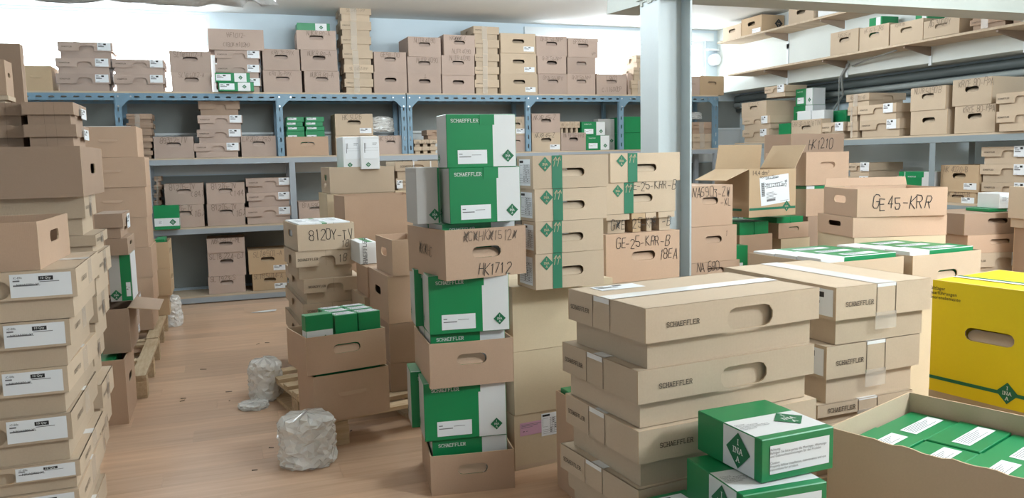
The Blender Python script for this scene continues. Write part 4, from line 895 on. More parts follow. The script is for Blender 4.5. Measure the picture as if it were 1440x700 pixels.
('lid','lid',{'lb':[('F',0.755,0.72,-0.42,-0.46,'plain')],'nx':-0.095,'ns':1,'tx':[('R','slab','SCHAEFFLER',0.013,0.28,0.7,'print_brown'),('F','sans','NKIA5906-XL',0.0085,0.67,0.735,'ink'),('F','sans','iC-Elfe',0.007,0.6,0.88,'ink'),('F','sans','10 Qty',0.008,0.79,0.85,'white_ink')],'st':[('F',0.79,0.85,0.1,0.085,'ink'),('R',0.55,0.72,0.16,0.52,'clear_tape'),('T',0.5,0.55,0.995,0.1,'tape')]},'plain-label low lidded box, second lowest of the nearest left stack',None,-0.943,2.982,0.161,0,0.42,0.58,0.157),
('carton','box_hs',{'mat':'kraft'},'open brown box with hand hole standing on the nearest left stack',None,-1.0,2.992,1.072,-1.0,0.42,0.5,0.157),
('lid','lid',{'notch':'S','st':[('R',0.5,0.72,0.22,0.55,'clear_tape'),('T',0.5,0.5,0.3,0.2,'tape'),('R',0.38,0.72,0.006,0.55,'print_brown')],'tx':[('R','slab','SCHAEFFLER',0.012,0.2,0.7,'print_brown')]},'lidded box with taped end, bottom of the second left stack',None,-1.03,3.982,0.002,0.0,0.42,0.38,0.135),
('lid','lid',{'notch':'S','st':[('R',0.5,0.72,0.22,0.55,'clear_tape'),('T',0.5,0.5,0.3,0.2,'tape'),('R',0.38,0.72,0.006,0.55,'print_brown')],'tx':[('R','slab','SCHAEFFLER',0.012,0.2,0.7,'print_brown')]},'lidded box with taped end, second from bottom of the second left stack',None,-1.01,3.975,0.138,0.0,0.42,0.38,0.094),
('lid','lid',{'notch':'S','st':[('R',0.5,0.72,0.22,0.55,'clear_tape'),('T',0.5,0.5,0.3,0.2,'tape'),('R',0.38,0.72,0.006,0.55,'print_brown')],'tx':[('R','slab','SCHAEFFLER',0.012,0.2,0.7,'print_brown')]},'lidded box with taped end, third from bottom of the second left stack',None,-0.99,3.968,0.233,0.0,0.42,0.38,0.194),
('lid','lid',{'notch':'S','st':[('R',0.5,0.72,0.22,0.55,'clear_tape'),('T',0.5,0.5,0.3,0.2,'tape'),('R',0.38,0.72,0.006,0.55,'print_brown')],'tx':[('R','slab','SCHAEFFLER',0.012,0.2,0.7,'print_brown')]},'lidded box with taped end, fourth from bottom of the second left stack',None,-1.013,3.969,0.428,1.0,0.42,0.38,0.192),
('lid','lid',{'notch':'S','st':[('R',0.5,0.72,0.22,0.55,'clear_tape'),('T',0.5,0.5,0.3,0.2,'tape'),('R',0.38,0.72,0.006,0.55,'print_brown')],'tx':[('R','slab','SCHAEFFLER',0.012,0.2,0.7,'print_brown')]},'lidded box with taped end, fifth from bottom of the second left stack',None,-0.982,3.965,0.621,0.0,0.42,0.38,0.208),
('lid','lid',{'notch':'S','st':[('R',0.5,0.72,0.22,0.55,'clear_tape'),('T',0.5,0.5,0.3,0.2,'tape'),('R',0.38,0.72,0.006,0.55,'print_brown')],'tx':[('R','slab','SCHAEFFLER',0.012,0.2,0.7,'print_brown')]},'lidded box with taped end, sixth from bottom of the second left stack',None,-0.964,3.959,0.83,0.0,0.42,0.42,0.19),
('lid','lid',{'notch':'S','st':[('R',0.5,0.72,0.22,0.55,'clear_tape'),('T',0.5,0.5,0.3,0.2,'tape'),('R',0.38,0.72,0.006,0.55,'print_brown')],'tx':[('R','slab','SCHAEFFLER',0.012,0.2,0.7,'print_brown')]},'flat lidded box with taped end, seventh from bottom of the second left stack',None,-0.966,3.959,1.021,0.0,0.42,0.38,0.083),
('lid','lid',{'notch':'S','st':[('R',0.5,0.72,0.22,0.55,'clear_tape'),('T',0.5,0.5,0.3,0.2,'tape'),('R',0.38,0.72,0.006,0.55,'print_brown')],'tx':[('R','slab','SCHAEFFLER',0.012,0.2,0.7,'print_brown')]},'large lidded box with taped end, top of the second left stack',None,-1.081,3.963,1.105,1.0,0.5,0.38,0.171),
('carton','box_hs',{'top':'closed','mat':'brown','hz':0.55},'long dark box with hand hole on the second left stack',None,-1.523,3.916,1.276,0.0,0.95,0.65,0.218),
('lid','lid',{'mat':'brown','notch':'S','st':[('R',0.5,0.72,0.22,0.5,'clear_tape'),('F',0.42,0.5,0.003,0.98,'print_brown'),('F',0.62,0.5,0.003,0.98,'print_brown')],'lb':[('R',0.75,0.6,-0.4,-0.5,'std')]},'dark low box, left of the lower pair on the long dark box',None,-0.996,4.082,1.495,0,0.194,0.36,0.095),
('lid','lid',{'mat':'brown','notch':'S','st':[('R',0.5,0.72,0.22,0.5,'clear_tape'),('F',0.42,0.5,0.003,0.98,'print_brown'),('F',0.62,0.5,0.003,0.98,'print_brown')],'lb':[('R',0.75,0.6,-0.4,-0.5,'std')]},'dark low box, right of the lower pair on the long dark box',None,-0.797,4.008,1.495,0,0.202,0.36,0.095),
('lid','lid',{'mat':'brown','notch':'S','st':[('R',0.5,0.72,0.22,0.5,'clear_tape'),('F',0.42,0.5,0.003,0.98,'print_brown'),('F',0.62,0.5,0.003,0.98,'print_brown')],'lb':[('R',0.75,0.6,-0.4,-0.5,'std')]},'dark low box, left of the upper pair on the long dark box',None,-0.988,4.083,1.591,0,0.184,0.36,0.095),
('lid','lid',{'mat':'brown','notch':'S','st':[('R',0.5,0.72,0.22,0.5,'clear_tape'),('F',0.42,0.5,0.003,0.98,'print_brown'),('F',0.62,0.5,0.003,0.98,'print_brown')],'lb':[('R',0.75,0.6,-0.4,-0.5,'std')]},'dark low box, right of the upper pair on the long dark box',None,-0.799,4.011,1.591,0,0.199,0.36,0.095),
('carton','box_hs',{'hs':None},'dark open box at the upper left edge under the window',None,-1.369,4.445,1.689,0.0,0.5,0.066,0.3),
('lid','lid',{},'flat pale box lying on the dark low boxes at the left edge',None,-1.273,4.149,1.689,0.0,0.4,0.137,0.035),
('carton','box_hs',{'mat':'kraft'},'pale handled box at the left edge below the dark open box',None,-1.277,4.151,1.725,0.0,0.4,0.134,0.155),
('carton','box_ks',{},'brown handled tray, bottom of the tray tower behind the long dark box',None,-1.024,6.727,0.145,0.0,0.45,0.5,0.19),
('carton','box_ks',{},'brown handled tray, second from bottom of the tray tower behind the long dark box',None,-1.009,6.722,0.336,0.0,0.45,0.5,0.215),
('carton','box_ks',{},'brown handled tray, third from bottom of the tray tower behind the long dark box',None,-1.003,6.72,0.552,0.0,0.45,0.5,0.235),
('carton','box_ks',{},'brown handled tray, fourth from bottom of the tray tower behind the long dark box',None,-1.029,6.726,0.788,0.0,0.46,0.5,0.229),
('carton','box_ks',{},'brown handled tray, fifth from bottom of the tray tower behind the long dark box',None,-1.023,6.724,1.018,0.0,0.46,0.5,0.229),
('carton','box_ks',{},'brown handled tray, sixth from bottom of the tray tower behind the long dark box',None,-1.023,6.712,1.248,1.0,0.47,0.5,0.224),
('carton','box_tray_f',{'hole':'s'},'brown handled tray holding papers, top of the tray tower behind the long dark box',None,-0.985,6.736,1.473,0.0,0.387,0.5,0.229),
('fold','w_box',{'em':[],'lb':[]},'white and green flat pack inside the topmost tray of the tower',None,-0.955,6.776,1.483,0.0,0.317,0.4,0.223),
('carton','box_hs',{'mat':'kraft'},'tall open box with hand hole on the floor at left',None,-0.754,4.761,0.0,0.0,0.19,0.45,0.36),
('fold','g_band',{'em':[],'lb':[],'zcuts':[(0.2,'green'),(0.5,'white'),(1,'green')]},'green and white box standing inside the tall open box at left',None,-0.724,4.801,0.18,0.0,0.1,0.2,0.165),
('fold','g_band',{'em':[],'lb':[],'zcuts':[(0.2,'green'),(0.5,'white'),(1,'green')]},'second green box behind in the tall open box at left',None,-0.724,5.011,0.18,0.0,0.1,0.18,0.16),
('carton','box_tray_n',{'mat':'brown','flaps':[('B',0.2,-75),('R',0.16,100)]},'brown open carton with folded flaps at the left of the aisle',None,-0.686,4.913,0.365,0.0,0.143,0.42,0.25),
('fold','g_big',{'cuts':[(0.5,'greyboard'),(1,'green')],'sides':('greyboard','white'),'tab':None,'tx':[],'lb':[('F',0.82,0.25,-0.2,-0.3,'plain')],'em':[('F',0.26,0.14,0.06)]},'green and white box leaning on the brown open carton at left',None,-0.632,4.957,0.65,0.0,0.115,0.26,0.264),
('carton','box_hs',{'top':'closed'},'brown lidded box with hand hole, lower of the two above the leaning green box',None,-0.63,4.905,0.915,0.0,0.11,0.36,0.092),
('lid','lid_lab',{'mat':'brown','lb':[('R',0.75,0.6,-0.4,-0.6,'std')],'notch':'S','tx':[]},'brown lidded box with hand hole, upper of the two above the leaning green box',None,-0.677,4.91,1.008,0.0,0.141,0.36,0.137),
('lid','lid_lab',{'notch':'S','lb':[('R',0.7,0.75,-0.35,-0.4,'std')],'tx':[]},'brown box with white end label, lower of the labelled pair on the near pallet edge',None,-0.754,6.113,0.145,0.0,0.116,0.3,0.13),
('lid','lid_lab',{'notch':'S','lb':[('R',0.7,0.75,-0.35,-0.4,'std')],'tx':[]},'brown box with white end label, upper of the labelled pair on the near pallet edge',None,-0.738,6.106,0.276,0.0,0.122,0.3,0.22),
('carton','box_hs',{'mat':'gold','top':'closed'},'brown open box, bottom of the three-high open stack at the far left',None,-0.637,7.336,0.145,0.0,0.143,0.4,0.168),
('carton','box_hs',{'mat':'gold','top':'closed'},'brown open box, middle of the three-high open stack at the far left',None,-0.621,7.326,0.314,0.0,0.154,0.4,0.226),
('carton','box_hs',{'mat':'gold'},'brown open box, top of the three-high open stack at the far left',None,-0.601,7.326,0.541,0.0,0.134,0.4,0.225),
('fold','g_plain',{},'green pack showing at the top of the far left open box',None,-0.571,7.376,0.551,0.0,0.074,0.3,0.235),
('carton','box_tray_f',{'hole':'s','hw':0.075},'lower open tray on the pallet with green contents just showing',None,0.35,3.883,0.145,12.0,0.387,0.254,0.232),
('fold','g_plain',{},'wide green pack inside the lower tray on the pallet',None,0.363,3.916,0.155,12.0,0.337,0.194,0.232),
('carton','box_tray_o',{'tl':0.25,'hw':0.07},'open handled tray full of small green boxes on the pallet',None,0.323,3.871,0.389,12.0,0.404,0.314,0.185),
('fold','g_band',{'zcuts':[(0.12,'green'),(0.62,'white'),(1,'green')],'em':[('F',0.7,0.37,0.05)],'lb':[]},'green box with white band and emblem at the left of the tray',None,0.329,3.903,0.474,12.0,0.135,0.06,0.2),
('fold','g_plain',{},'green box under the banded green one in the tray',None,0.329,3.903,0.397,12.0,0.135,0.07,0.075),
('fold','g_pack',{'lb':[('T',0.5,0.5,-0.8,-0.55,'text')]}, "small green pack with white top label, first from front in the tray's left row", None,0.472,3.933,0.397,12.0,0.114,0.03,0.262),
('fold','g_pack',{'lb':[('T',0.5,0.5,-0.8,-0.55,'text')]}, "small green pack with white top label, second from front in the tray's left row", None,0.465,3.966,0.397,12.0,0.114,0.03,0.26),
('fold','g_pack',{'lb':[('T',0.5,0.5,-0.8,-0.55,'text')]}, "small green pack with white top label, third from front in the tray's left row", None,0.458,3.999,0.397,12.0,0.114,0.03,0.258),
('fold','g_pack',{'lb':[('T',0.5,0.5,-0.8,-0.55,'text')]}, "small green pack with white top label, fourth from front in the tray's left row", None,0.451,4.032,0.397,12.0,0.114,0.03,0.262),
('fold','g_pack',{'lb':[('T',0.5,0.5,-0.8,-0.55,'text')]}, "small green pack with white top label, fifth from front in the tray's left row", None,0.444,4.064,0.397,12.0,0.114,0.03,0.26),
('fold','g_pack',{'lb':[('T',0.5,0.5,-0.8,-0.55,'text')]}, "small green pack with white top label, sixth from front in the tray's left row", None,0.437,4.097,0.397,12.0,0.114,0.03,0.258),
('fold','g_pack',{'lb':[('T',0.5,0.5,-0.8,-0.55,'text')]}, "small green pack with white top label, seventh from front in the tray's left row", None,0.43,4.13,0.397,12.0,0.114,0.03,0.262),
('fold','g_pack',{'lb':[('T',0.5,0.5,-0.8,-0.55,'text')]}, "small green pack with white top label, eighth from front in the tray's left row", None,0.423,4.163,0.397,12.0,0.114,0.03,0.26),
('fold','g_pack',{'lb':[('T',0.5,0.5,-0.8,-0.55,'text')]}, "small green pack with white top label, first from front in the tray's right row", None,0.589,3.958,0.397,12.0,0.114,0.03,0.262),
('fold','g_pack',{'lb':[('T',0.5,0.5,-0.8,-0.55,'text')]}, "small green pack with white top label, second from front in the tray's right row", None,0.582,3.991,0.397,12.0,0.114,0.03,0.26),
('fold','g_pack',{'lb':[('T',0.5,0.5,-0.8,-0.55,'text')]}, "small green pack with white top label, third from front in the tray's right row", None,0.575,4.024,0.397,12.0,0.114,0.03,0.258),
('fold','g_pack',{'lb':[('T',0.5,0.5,-0.8,-0.55,'text')]}, "small green pack with white top label, fourth from front in the tray's right row", None,0.568,4.056,0.397,12.0,0.114,0.03,0.262),
('fold','g_pack',{'lb':[('T',0.5,0.5,-0.8,-0.55,'text')]}, "small green pack with white top label, fifth from front in the tray's right row", None,0.561,4.089,0.397,12.0,0.114,0.03,0.26),
('fold','g_pack',{'lb':[('T',0.5,0.5,-0.8,-0.55,'text')]}, "small green pack with white top label, sixth from front in the tray's right row", None,0.554,4.122,0.397,12.0,0.114,0.03,0.258),
('fold','g_pack',{'lb':[('T',0.5,0.5,-0.8,-0.55,'text')]}, "small green pack with white top label, seventh from front in the tray's right row", None,0.547,4.155,0.397,12.0,0.114,0.03,0.262),
('fold','g_pack',{'lb':[('T',0.5,0.5,-0.8,-0.55,'text')]}, "small green pack with white top label, eighth from front in the tray's right row", None,0.54,4.188,0.397,12.0,0.114,0.03,0.26),
('lid','lid_tape',{},'brown lidded box, bottom of the lidded stack behind the green-filled tray',None,0.413,5.105,0.145,3.0,0.361,0.875,0.224),
('lid','lid_tape',{},'brown lidded box, second from bottom of the lidded stack behind the green-filled tray',None,0.421,5.102,0.37,3.0,0.36,0.871,0.156),
('lid','lid_tape',{'notch':'A','lb':[]},'brown lidded box, third from bottom of the lidded stack behind the green-filled tray',None,0.432,5.098,0.527,3.0,0.368,0.903,0.151),
('lid','lid_tape',{'notch':'A','tx':[('F','slab','SCHAEFFLER',0.014,0.2,0.7,'print_brown'),('F','hand','18',0.045,0.8,0.68,'marker')]},'brown lidded box, top of the lidded stack behind the green-filled tray',None,0.393,5.112,0.679,6.0,0.37,0.405,0.177),
('carton','box_hl',{'mat':'tan','tx':[('F','hand','8120Y-TV',0.06,0.58,0.55,'marker'),('F','hand','18',0.04,0.84,0.2,'marker')]},'open box with large black handwritten number above the pallet trays',None,0.409,5.106,0.857,6.0,0.355,0.476,0.164),
('fold','w_box',{'cuts':[(1,'white')],'em':[],'lb':[('T',0.5,0.5,-0.7,-0.6,'text')]},'white and green pack, left of three in the handwritten open box',None,0.419,5.123,0.867,6.0,0.105,0.446,0.16),
('fold','w_box',{'cuts':[(0.35,'white'),(0.65,'green'),(1,'white')],'em':[],'lb':[('T',0.5,0.5,-0.7,-0.6,'text')]},'white and green pack, middle of three in the handwritten open box',None,0.527,5.134,0.867,6.0,0.105,0.446,0.16),
('fold','w_box',{'cuts':[(1,'white')],'em':[],'lb':[('T',0.5,0.5,-0.7,-0.6,'text')]},'white and green pack, right of three in the handwritten open box',None,0.635,5.145,0.867,6.0,0.105,0.446,0.16),
('carton','box_tan_n',{'mat':'brown'},'brown box, bottom of the column behind the pallet trays',None,0.798,4.279,0.145,0.0,0.202,0.5,0.156),
('carton','box_tan_n',{'mat':'brown'},'brown box, second from bottom of the column behind the pallet trays',None,0.799,4.279,0.302,0.0,0.209,0.5,0.22),
('carton','box_hl',{'mat':'kraft','top':'closed'},'brown open tray with hand hole, third from bottom of the column behind the pallet trays',None,0.801,4.278,0.523,3.0,0.219,0.486,0.26),
('carton','box_hl',{'mat':'kraft'},'brown open tray with hand hole, top of the column behind the pallet trays',None,0.83,4.268,0.783,3.0,0.186,0.381,0.196),
('carton','box_tan_n',{},'lowest brown box behind the tray column',None,0.746,4.743,0.145,3.0,0.205,0.42,0.455),
('carton','box_hl',{'top':'closed','hs':None},'brown tray squeezed in left of the tray column',None,0.767,4.736,0.601,3.0,0.137,0.303,0.179),
('fold','w_box',{'em':[],'lb':[],'txr':[('F','slab','SCHAEFFLER',0.022,0.3,0.5,'ink_grey',90)],'cuts':[(1,'white')],'st':[('T',0.6,0.5,0.35,0.9,'green')]},'white box with sideways lettering left of the tray column',None,0.75,4.88,0.782,3.0,0.109,0.3,0.131),
('carton','box_dark',{},'lowest plain box beneath the big open carton',None,0.771,5.827,0.0,3.0,0.557,0.45,0.56),
('carton','box_tray_n',{},'big open brown carton behind the handwritten stack',None,0.802,5.816,0.561,2.0,0.544,0.46,0.594),
('carton','box_plain',{},'plain carton below the white-boxes tray',None,0.745,6.526,0.0,2.0,0.54,0.45,0.6),
('carton','box_plain',{},'second plain carton below the white-boxes tray',None,0.765,6.518,0.601,2.0,0.539,0.45,0.55),
('carton','box_hl',{'mat':'tan'},'long tan tray with hand hole carrying two white boxes',None,0.791,6.509,1.152,2.0,0.519,0.45,0.208),
('fold','w_box',{},'left of two white boxes standing in the long tan tray',None,0.906,6.522,1.34,2.0,0.135,0.3,0.258),
('fold','w_box',{},'right of two white boxes standing in the long tan tray',None,1.039,6.475,1.34,2.0,0.148,0.3,0.259),
('fold','w_box',{'cuts':[(0.2,'green'),(0.45,'white'),(0.5,'green'),(1,'white')],'em':[],'lb':[]},'flat white packs filling the long tan tray',None,0.811,6.53,1.162,2.0,0.479,0.4,0.173),
('carton','box_plain',{},'plain carton below the white-strapped pair',None,1.29,6.545,0.0,2.0,0.36,0.4,0.6),
('carton','box_plain',{},'upper plain carton below the white-strapped pair',None,1.315,6.536,0.601,2.0,0.351,0.4,0.56),
('lid','lid',{'st':[('F',0.42,0.5,0.03,0.99,'tape'),('F',0.82,0.5,0.03,0.99,'tape')],'tx':[('F','slab','SCHAEFFLER',0.014,0.28,0.7,'print_brown')],'lb':[('F',0.08,0.5,-0.14,-0.7,'std')]},'lidded box, lower of the pair with white straps behind the centre stack',None,1.325,6.532,1.162,2.0,0.355,0.35,0.095),
('lid','lid',{'st':[('F',0.42,0.5,0.03,0.99,'tape'),('F',0.82,0.5,0.03,0.99,'tape')],'tx':[('F','slab','SCHAEFFLER',0.014,0.28,0.7,'print_brown')]},'lidded box, upper of the pair with white straps behind the centre stack',None,1.325,6.533,1.258,2.0,0.36,0.35,0.137),
('carton','box_tray_o',{'hole':'f'},'brown handled tray on the floor at the base of the centre stack',None,0.745,3.181,0.0,-8.0,0.357,0.4,0.172),
('fold','g_big',{'em':[],'lb':[],'tab':None},'low green box inside the bottom tray of the centre stack at the front',None,0.767,3.228,0.01,-8.0,0.322,0.15,0.213),
('fold','g_big',{'em':[],'lb':[],'tab':None},'low green box inside the bottom tray of the centre stack at the back',None,0.788,3.382,0.01,-8.0,0.322,0.15,0.213),
('fold','g_big',{},'green and white box in the bottom tray of the centre stack, front one',None,0.734,3.217,0.225,-7.0,0.351,0.19,0.247),
('fold','g_big',{'lb':[]},'green and white box in the bottom tray of the centre stack, rear one',None,0.723,3.417,0.225,-7.0,0.351,0.17,0.251),
('carton','box_tray_o',{'hole':'f'},'brown handled tray in the middle of the centre stack',None,0.755,3.177,0.46,-4.0,0.357,0.4,0.19),
('fold','g_big',{'em':[],'lb':[],'tab':None},'low green box inside the middle tray of the centre stack at the front',None,0.773,3.226,0.474,-4.0,0.322,0.15,0.205),
('fold','g_big',{'em':[],'lb':[],'tab':None},'low green box inside the middle tray of the centre stack at the back',None,0.784,3.381,0.474,-4.0,0.322,0.15,0.205),
('fold','g_big',{},'green and white box in the middle tray of the centre stack, front one',None,0.767,3.205,0.681,-6.0,0.339,0.19,0.245),
('fold','g_big',{'lb':[]},'green and white box in the middle tray of the centre stack, rear one',None,0.753,3.405,0.681,-6.0,0.339,0.17,0.249),
('carton','box_tray_o',{'tl':0.8,'hz':0.52,'tx':[('F','hand','HK1712',0.045,0.6,0.17,'marker'),('F','hand','~C~HK~1512~',0.04,0.55,0.84,'marker_faint'),('L','hand','~K~HC',0.045,0.5,0.55,'marker_faint')]},'brown tray with crossed-out and black handwriting in the centre stack',None,0.822,3.122,0.914,10.0,0.375,0.391,0.205),
('fold','g_big',{'em':[],'lb':[],'tab':None},'low green box inside the handwritten tray at the front',None,0.827,3.178,0.926,10.0,0.34,0.14,0.213),
('fold','g_big',{'em':[],'lb':[],'tab':None},'low green box inside the handwritten tray at the back',None,0.802,3.321,0.926,10.0,0.34,0.165,0.207),
('fold','g_big',{},'large green and white box, lower of the pair topping the centre stack',None,0.852,3.143,1.141,2.0,0.307,0.15,0.226),
('fold','g_big',{},'large green and white box, upper of the pair topping the centre stack',None,0.847,3.145,1.367,1.0,0.296,0.144,0.213),
('fold','w_box',{'em':[('F',0.75,0.16,0.05)],'lb':[],'cuts':[(0.9,'greyboard'),(1,'green')],'sides':('greyboard','green')},'narrow white box beside the pair topping the centre stack',None,0.734,3.222,1.141,2.0,0.1,0.17,0.23),
('carton','box_plain',{'lb':[('F',0.17,0.73,0.115,0.06,'pink'),('F',0.39,0.745,0.115,0.105,'form')],'st':[('F',0.5,0.05,0.99,0.06,'tan')]},'large cream carton, bottom of the cream cartons right of the centre stack',None,1.162,3.302,0.0,7.0,0.5,0.42,0.256),
('carton','box_plain',{},'large cream carton, middle of the cream cartons right of the centre stack',None,1.165,3.3,0.257,6.0,0.5,0.42,0.289),
('carton','box_plain',{'bulge':0.006},'large cream carton, top of the cream cartons right of the centre stack',None,1.165,3.3,0.547,6.0,0.52,0.42,0.291),
('carton','box_tan_f',{'st':[('F',0.31,0.5,0.135,0.995,'teal_print')],'em':[('F',0.155,0.74,0.062,'teal_print','edge')],'lb':[('L',0.5,0.5,-0.7,-0.8,'form')],'hw':0.066,'hz':0.48,'tx':[('F','hand','^',0.036,0.285,0.78,'edge'),('F','hand','^',0.036,0.335,0.78,'edge')],'mat':'tan','hole':'f'},'tan handled box, bottom of the four strapped boxes with diamond emblem',None,1.228,3.172,0.839,5.0,0.336,0.186,0.153),
('carton','box_tan_f',{'st':[('F',0.31,0.5,0.135,0.995,'teal_print')],'em':[('F',0.155,0.74,0.062,'teal_print','edge')],'lb':[('L',0.5,0.5,-0.7,-0.8,'form')],'hw':0.066,'hz':0.48,'tx':[('F','hand','^',0.036,0.285,0.78,'edge'),('F','hand','^',0.036,0.335,0.78,'edge')],'mat':'tan','hole':'f'},'tan handled box, second from bottom of the four strapped boxes with diamond emblem',None,1.231,3.171,0.993,5.0,0.331,0.133,0.137),
('carton','box_tan_f',{'st':[('F',0.31,0.5,0.135,0.995,'teal_print')],'em':[('F',0.155,0.74,0.062,'teal_print','edge')],'lb':[('L',0.5,0.5,-0.7,-0.8,'form')],'hw':0.066,'hz':0.48,'tx':[('F','hand','^',0.036,0.285,0.78,'edge'),('F','hand','^',0.036,0.335,0.78,'edge')],'mat':'tan','hole':'f'},'tan handled box, third from bottom of the four strapped boxes with diamond emblem',None,1.23,3.171,1.131,5.0,0.351,0.162,0.137),
('carton','box_tan_f',{'st':[('F',0.31,0.5,0.135,0.995,'teal_print')],'em':[('F',0.155,0.74,0.062,'teal_print','edge')],'lb':[('L',0.5,0.5,-0.7,-0.8,'form')],'hw':0.066,'hz':0.48,'tx':[('F','hand','^',0.036,0.285,0.78,'edge'),('F','hand','^',0.036,0.335,0.78,'edge')],'mat':'tan','hole':'f'},'tan handled box, top of the four strapped boxes with diamond emblem',None,1.224,3.173,1.269,6.0,0.371,0.149,0.14),
('carton','box_plain',{},'plain carton at the base beside the pillar',None,1.748,3.571,0.0,5.0,0.447,0.4,0.39),
('carton','box_plain',{},'upper plain carton beside the pillar',None,1.753,3.57,0.391,5.0,0.44,0.4,0.379),
('carton','box_kf',{'tx':[('F','hand','GE-25-KRR-B',0.05,0.5,0.8,'marker'),('F','hand','18EA',0.05,0.85,0.52,'marker')],'hz':0.52},'handled box with black handwriting at the foot of the pillar stack',None,1.755,3.569,0.771,6.0,0.445,0.36,0.246),
('lid','lid',{'mat':'tan','notch':'S','sk':0.3,'tx':[('F','hand','G~E',0.05,0.5,0.5,'marker')]},'small tan box, first from left in the row between the pillar-stack boxes',None,1.764,3.58,1.018,6.0,0.135,0.3,0.095),
('lid','lid',{'mat':'gold','notch':'S','sk':0.3,'tx':[('F','hand','25-',0.05,0.5,0.5,'marker')]},'small tan box, second from left in the row between the pillar-stack boxes',None,1.912,3.596,1.018,6.0,0.081,0.3,0.095),
('lid','lid',{'mat':'tan','notch':'S','sk':0.3,'tx':[('F','hand','KRR',0.05,0.5,0.5,'marker')]},'small tan box, third from left in the row between the pillar-stack boxes',None,1.995,3.604,1.018,6.0,0.064,0.3,0.095),
('lid','lid',{'mat':'tan','notch':'S','sk':0.3,'tx':[('F','hand','-B',0.05,0.5,0.5,'marker')]},'small tan box, fourth from left in the row between the pillar-stack boxes',None,2.073,3.612,1.018,6.0,0.1,0.3,0.095),
('carton','box_tan_f',{'st':[('F',0.31,0.5,0.135,0.995,'teal_print')],'em':[('F',0.155,0.74,0.062,'teal_print','edge')],'lb':[('L',0.5,0.5,-0.7,-0.8,'form')],'hw':0.066,'hz':0.48,'tx':[('F','hand','^',0.036,0.285,0.78,'edge'),('F','hand','^',0.036,0.335,0.78,'edge'),('F','hand','GE-25-KRR-B',0.045,0.66,0.88,'marker')],'mat':'tan','hole':'f'},'strapped tan box, lower of the emblem boxes left of the pillar',None,1.769,3.585,1.114,6.0,0.415,0.37,0.155),
('carton','box_tan_f',{'st':[('F',0.31,0.5,0.135,0.995,'teal_print')],'em':[('F',0.155,0.74,0.062,'teal_print','edge')],'lb':[('L',0.5,0.5,-0.7,-0.8,'form')],'hw':0.066,'hz':0.48,'tx':[('F','hand','^',0.036,0.285,0.78,'edge'),('F','hand','^',0.036,0.335,0.78,'edge')],'mat':'tan','hole':'f'},'strapped tan box, upper of the emblem boxes left of the pillar',None,1.787,3.579,1.27,7.0,0.425,0.5,0.144),
('lid','lid_tape',{'notch':'F','ns':1,'nw':0.135,'nx':0.075,'lb':[('T',0.22,0.84,0.15,0.07,'std')],'tx':[('F','slab','SCHAEFFLER',0.0118,0.195,0.7,'print_brown'),('L','slab','SCHAEFFLER',0.011,0.175,0.7,'print_brown')],'st':[('L',0.355,0.72,0.005,0.55,'print_brown'),('L',0.58,0.72,0.005,0.55,'print_brown'),('L',0.468,0.955,0.2,0.09,'tape'),('T',0.5,0.49,1.0,0.15,'tape'),('T',0.5,0.415,0.98,0.006,'print_brown')]},'large taped lidded box, bottom of the front right lidded stack',None,0.956,1.769,0.417,7.0,0.6,0.4,0.13),
('lid','lid_tape',{'notch':'F','ns':1,'nw':0.135,'nx':0.075,'lb':[('T',0.22,0.84,0.15,0.07,'std')],'tx':[('F','slab','SCHAEFFLER',0.0118,0.195,0.7,'print_brown'),('L','slab','SCHAEFFLER',0.011,0.175,0.7,'print_brown')],'st':[('L',0.355,0.72,0.005,0.55,'print_brown'),('L',0.58,0.72,0.005,0.55,'print_brown'),('L',0.468,0.955,0.2,0.09,'tape'),('T',0.5,0.49,1.0,0.15,'tape'),('T',0.5,0.415,0.98,0.006,'print_brown')]},'large taped lidded box, second from bottom of the front right lidded stack',None,0.957,1.769,0.547,5.0,0.6,0.39,0.155),
('lid','lid_tape',{'notch':'F','ns':1,'nw':0.135,'nx':0.075,'lb':[('T',0.22,0.84,0.15,0.07,'std')],'tx':[('F','slab','SCHAEFFLER',0.0118,0.195,0.7,'print_brown'),('L','slab','SCHAEFFLER',0.011,0.175,0.7,'print_brown')],'st':[('L',0.355,0.72,0.005,0.55,'print_brown'),('L',0.58,0.72,0.005,0.55,'print_brown'),('L',0.468,0.955,0.2,0.09,'tape'),('T',0.5,0.49,1.0,0.15,'tape'),('T',0.5,0.415,0.98,0.006,'print_brown')]},'large taped lidded box, third from bottom of the front right lidded stack',None,0.956,1.769,0.704,6.0,0.6,0.39,0.155),
('lid','lid_tape',{'notch':'F','ns':1,'nw':0.135,'nx':0.075,'lb':[('T',0.22,0.84,0.15,0.07,'std')],'tx':[('F','slab','SCHAEFFLER',0.0118,0.195,0.7,'print_brown'),('L','slab','SCHAEFFLER',0.011,0.175,0.7,'print_brown')],'st':[('L',0.355,0.72,0.005,0.55,'print_brown'),('L',0.58,0.72,0.005,0.55,'print_brown'),('L',0.468,0.955,0.2,0.09,'tape'),('T',0.5,0.49,1.0,0.15,'tape'),('T',0.5,0.415,0.98,0.006,'print_brown')]},'large taped lidded box, top of the front right lidded stack',None,0.975,1.763,0.859,7.0,0.6,0.38,0.16),
('lid','lid',{'d':0.38},'lidded box low in the front right stack, first up from the floor at front right',None,0.976,1.779,0.001,6,0.56,0.36,0.137),
('lid','lid',{'d':0.38},'lidded box low in the front right stack, second up from the floor at front right',None,0.976,1.779,0.14,6,0.56,0.36,0.137),
('lid','lid',{'d':0.38},'lidded box low in the front right stack, third up from the floor at front right',None,0.976,1.779,0.279,6,0.56,0.36,0.137),
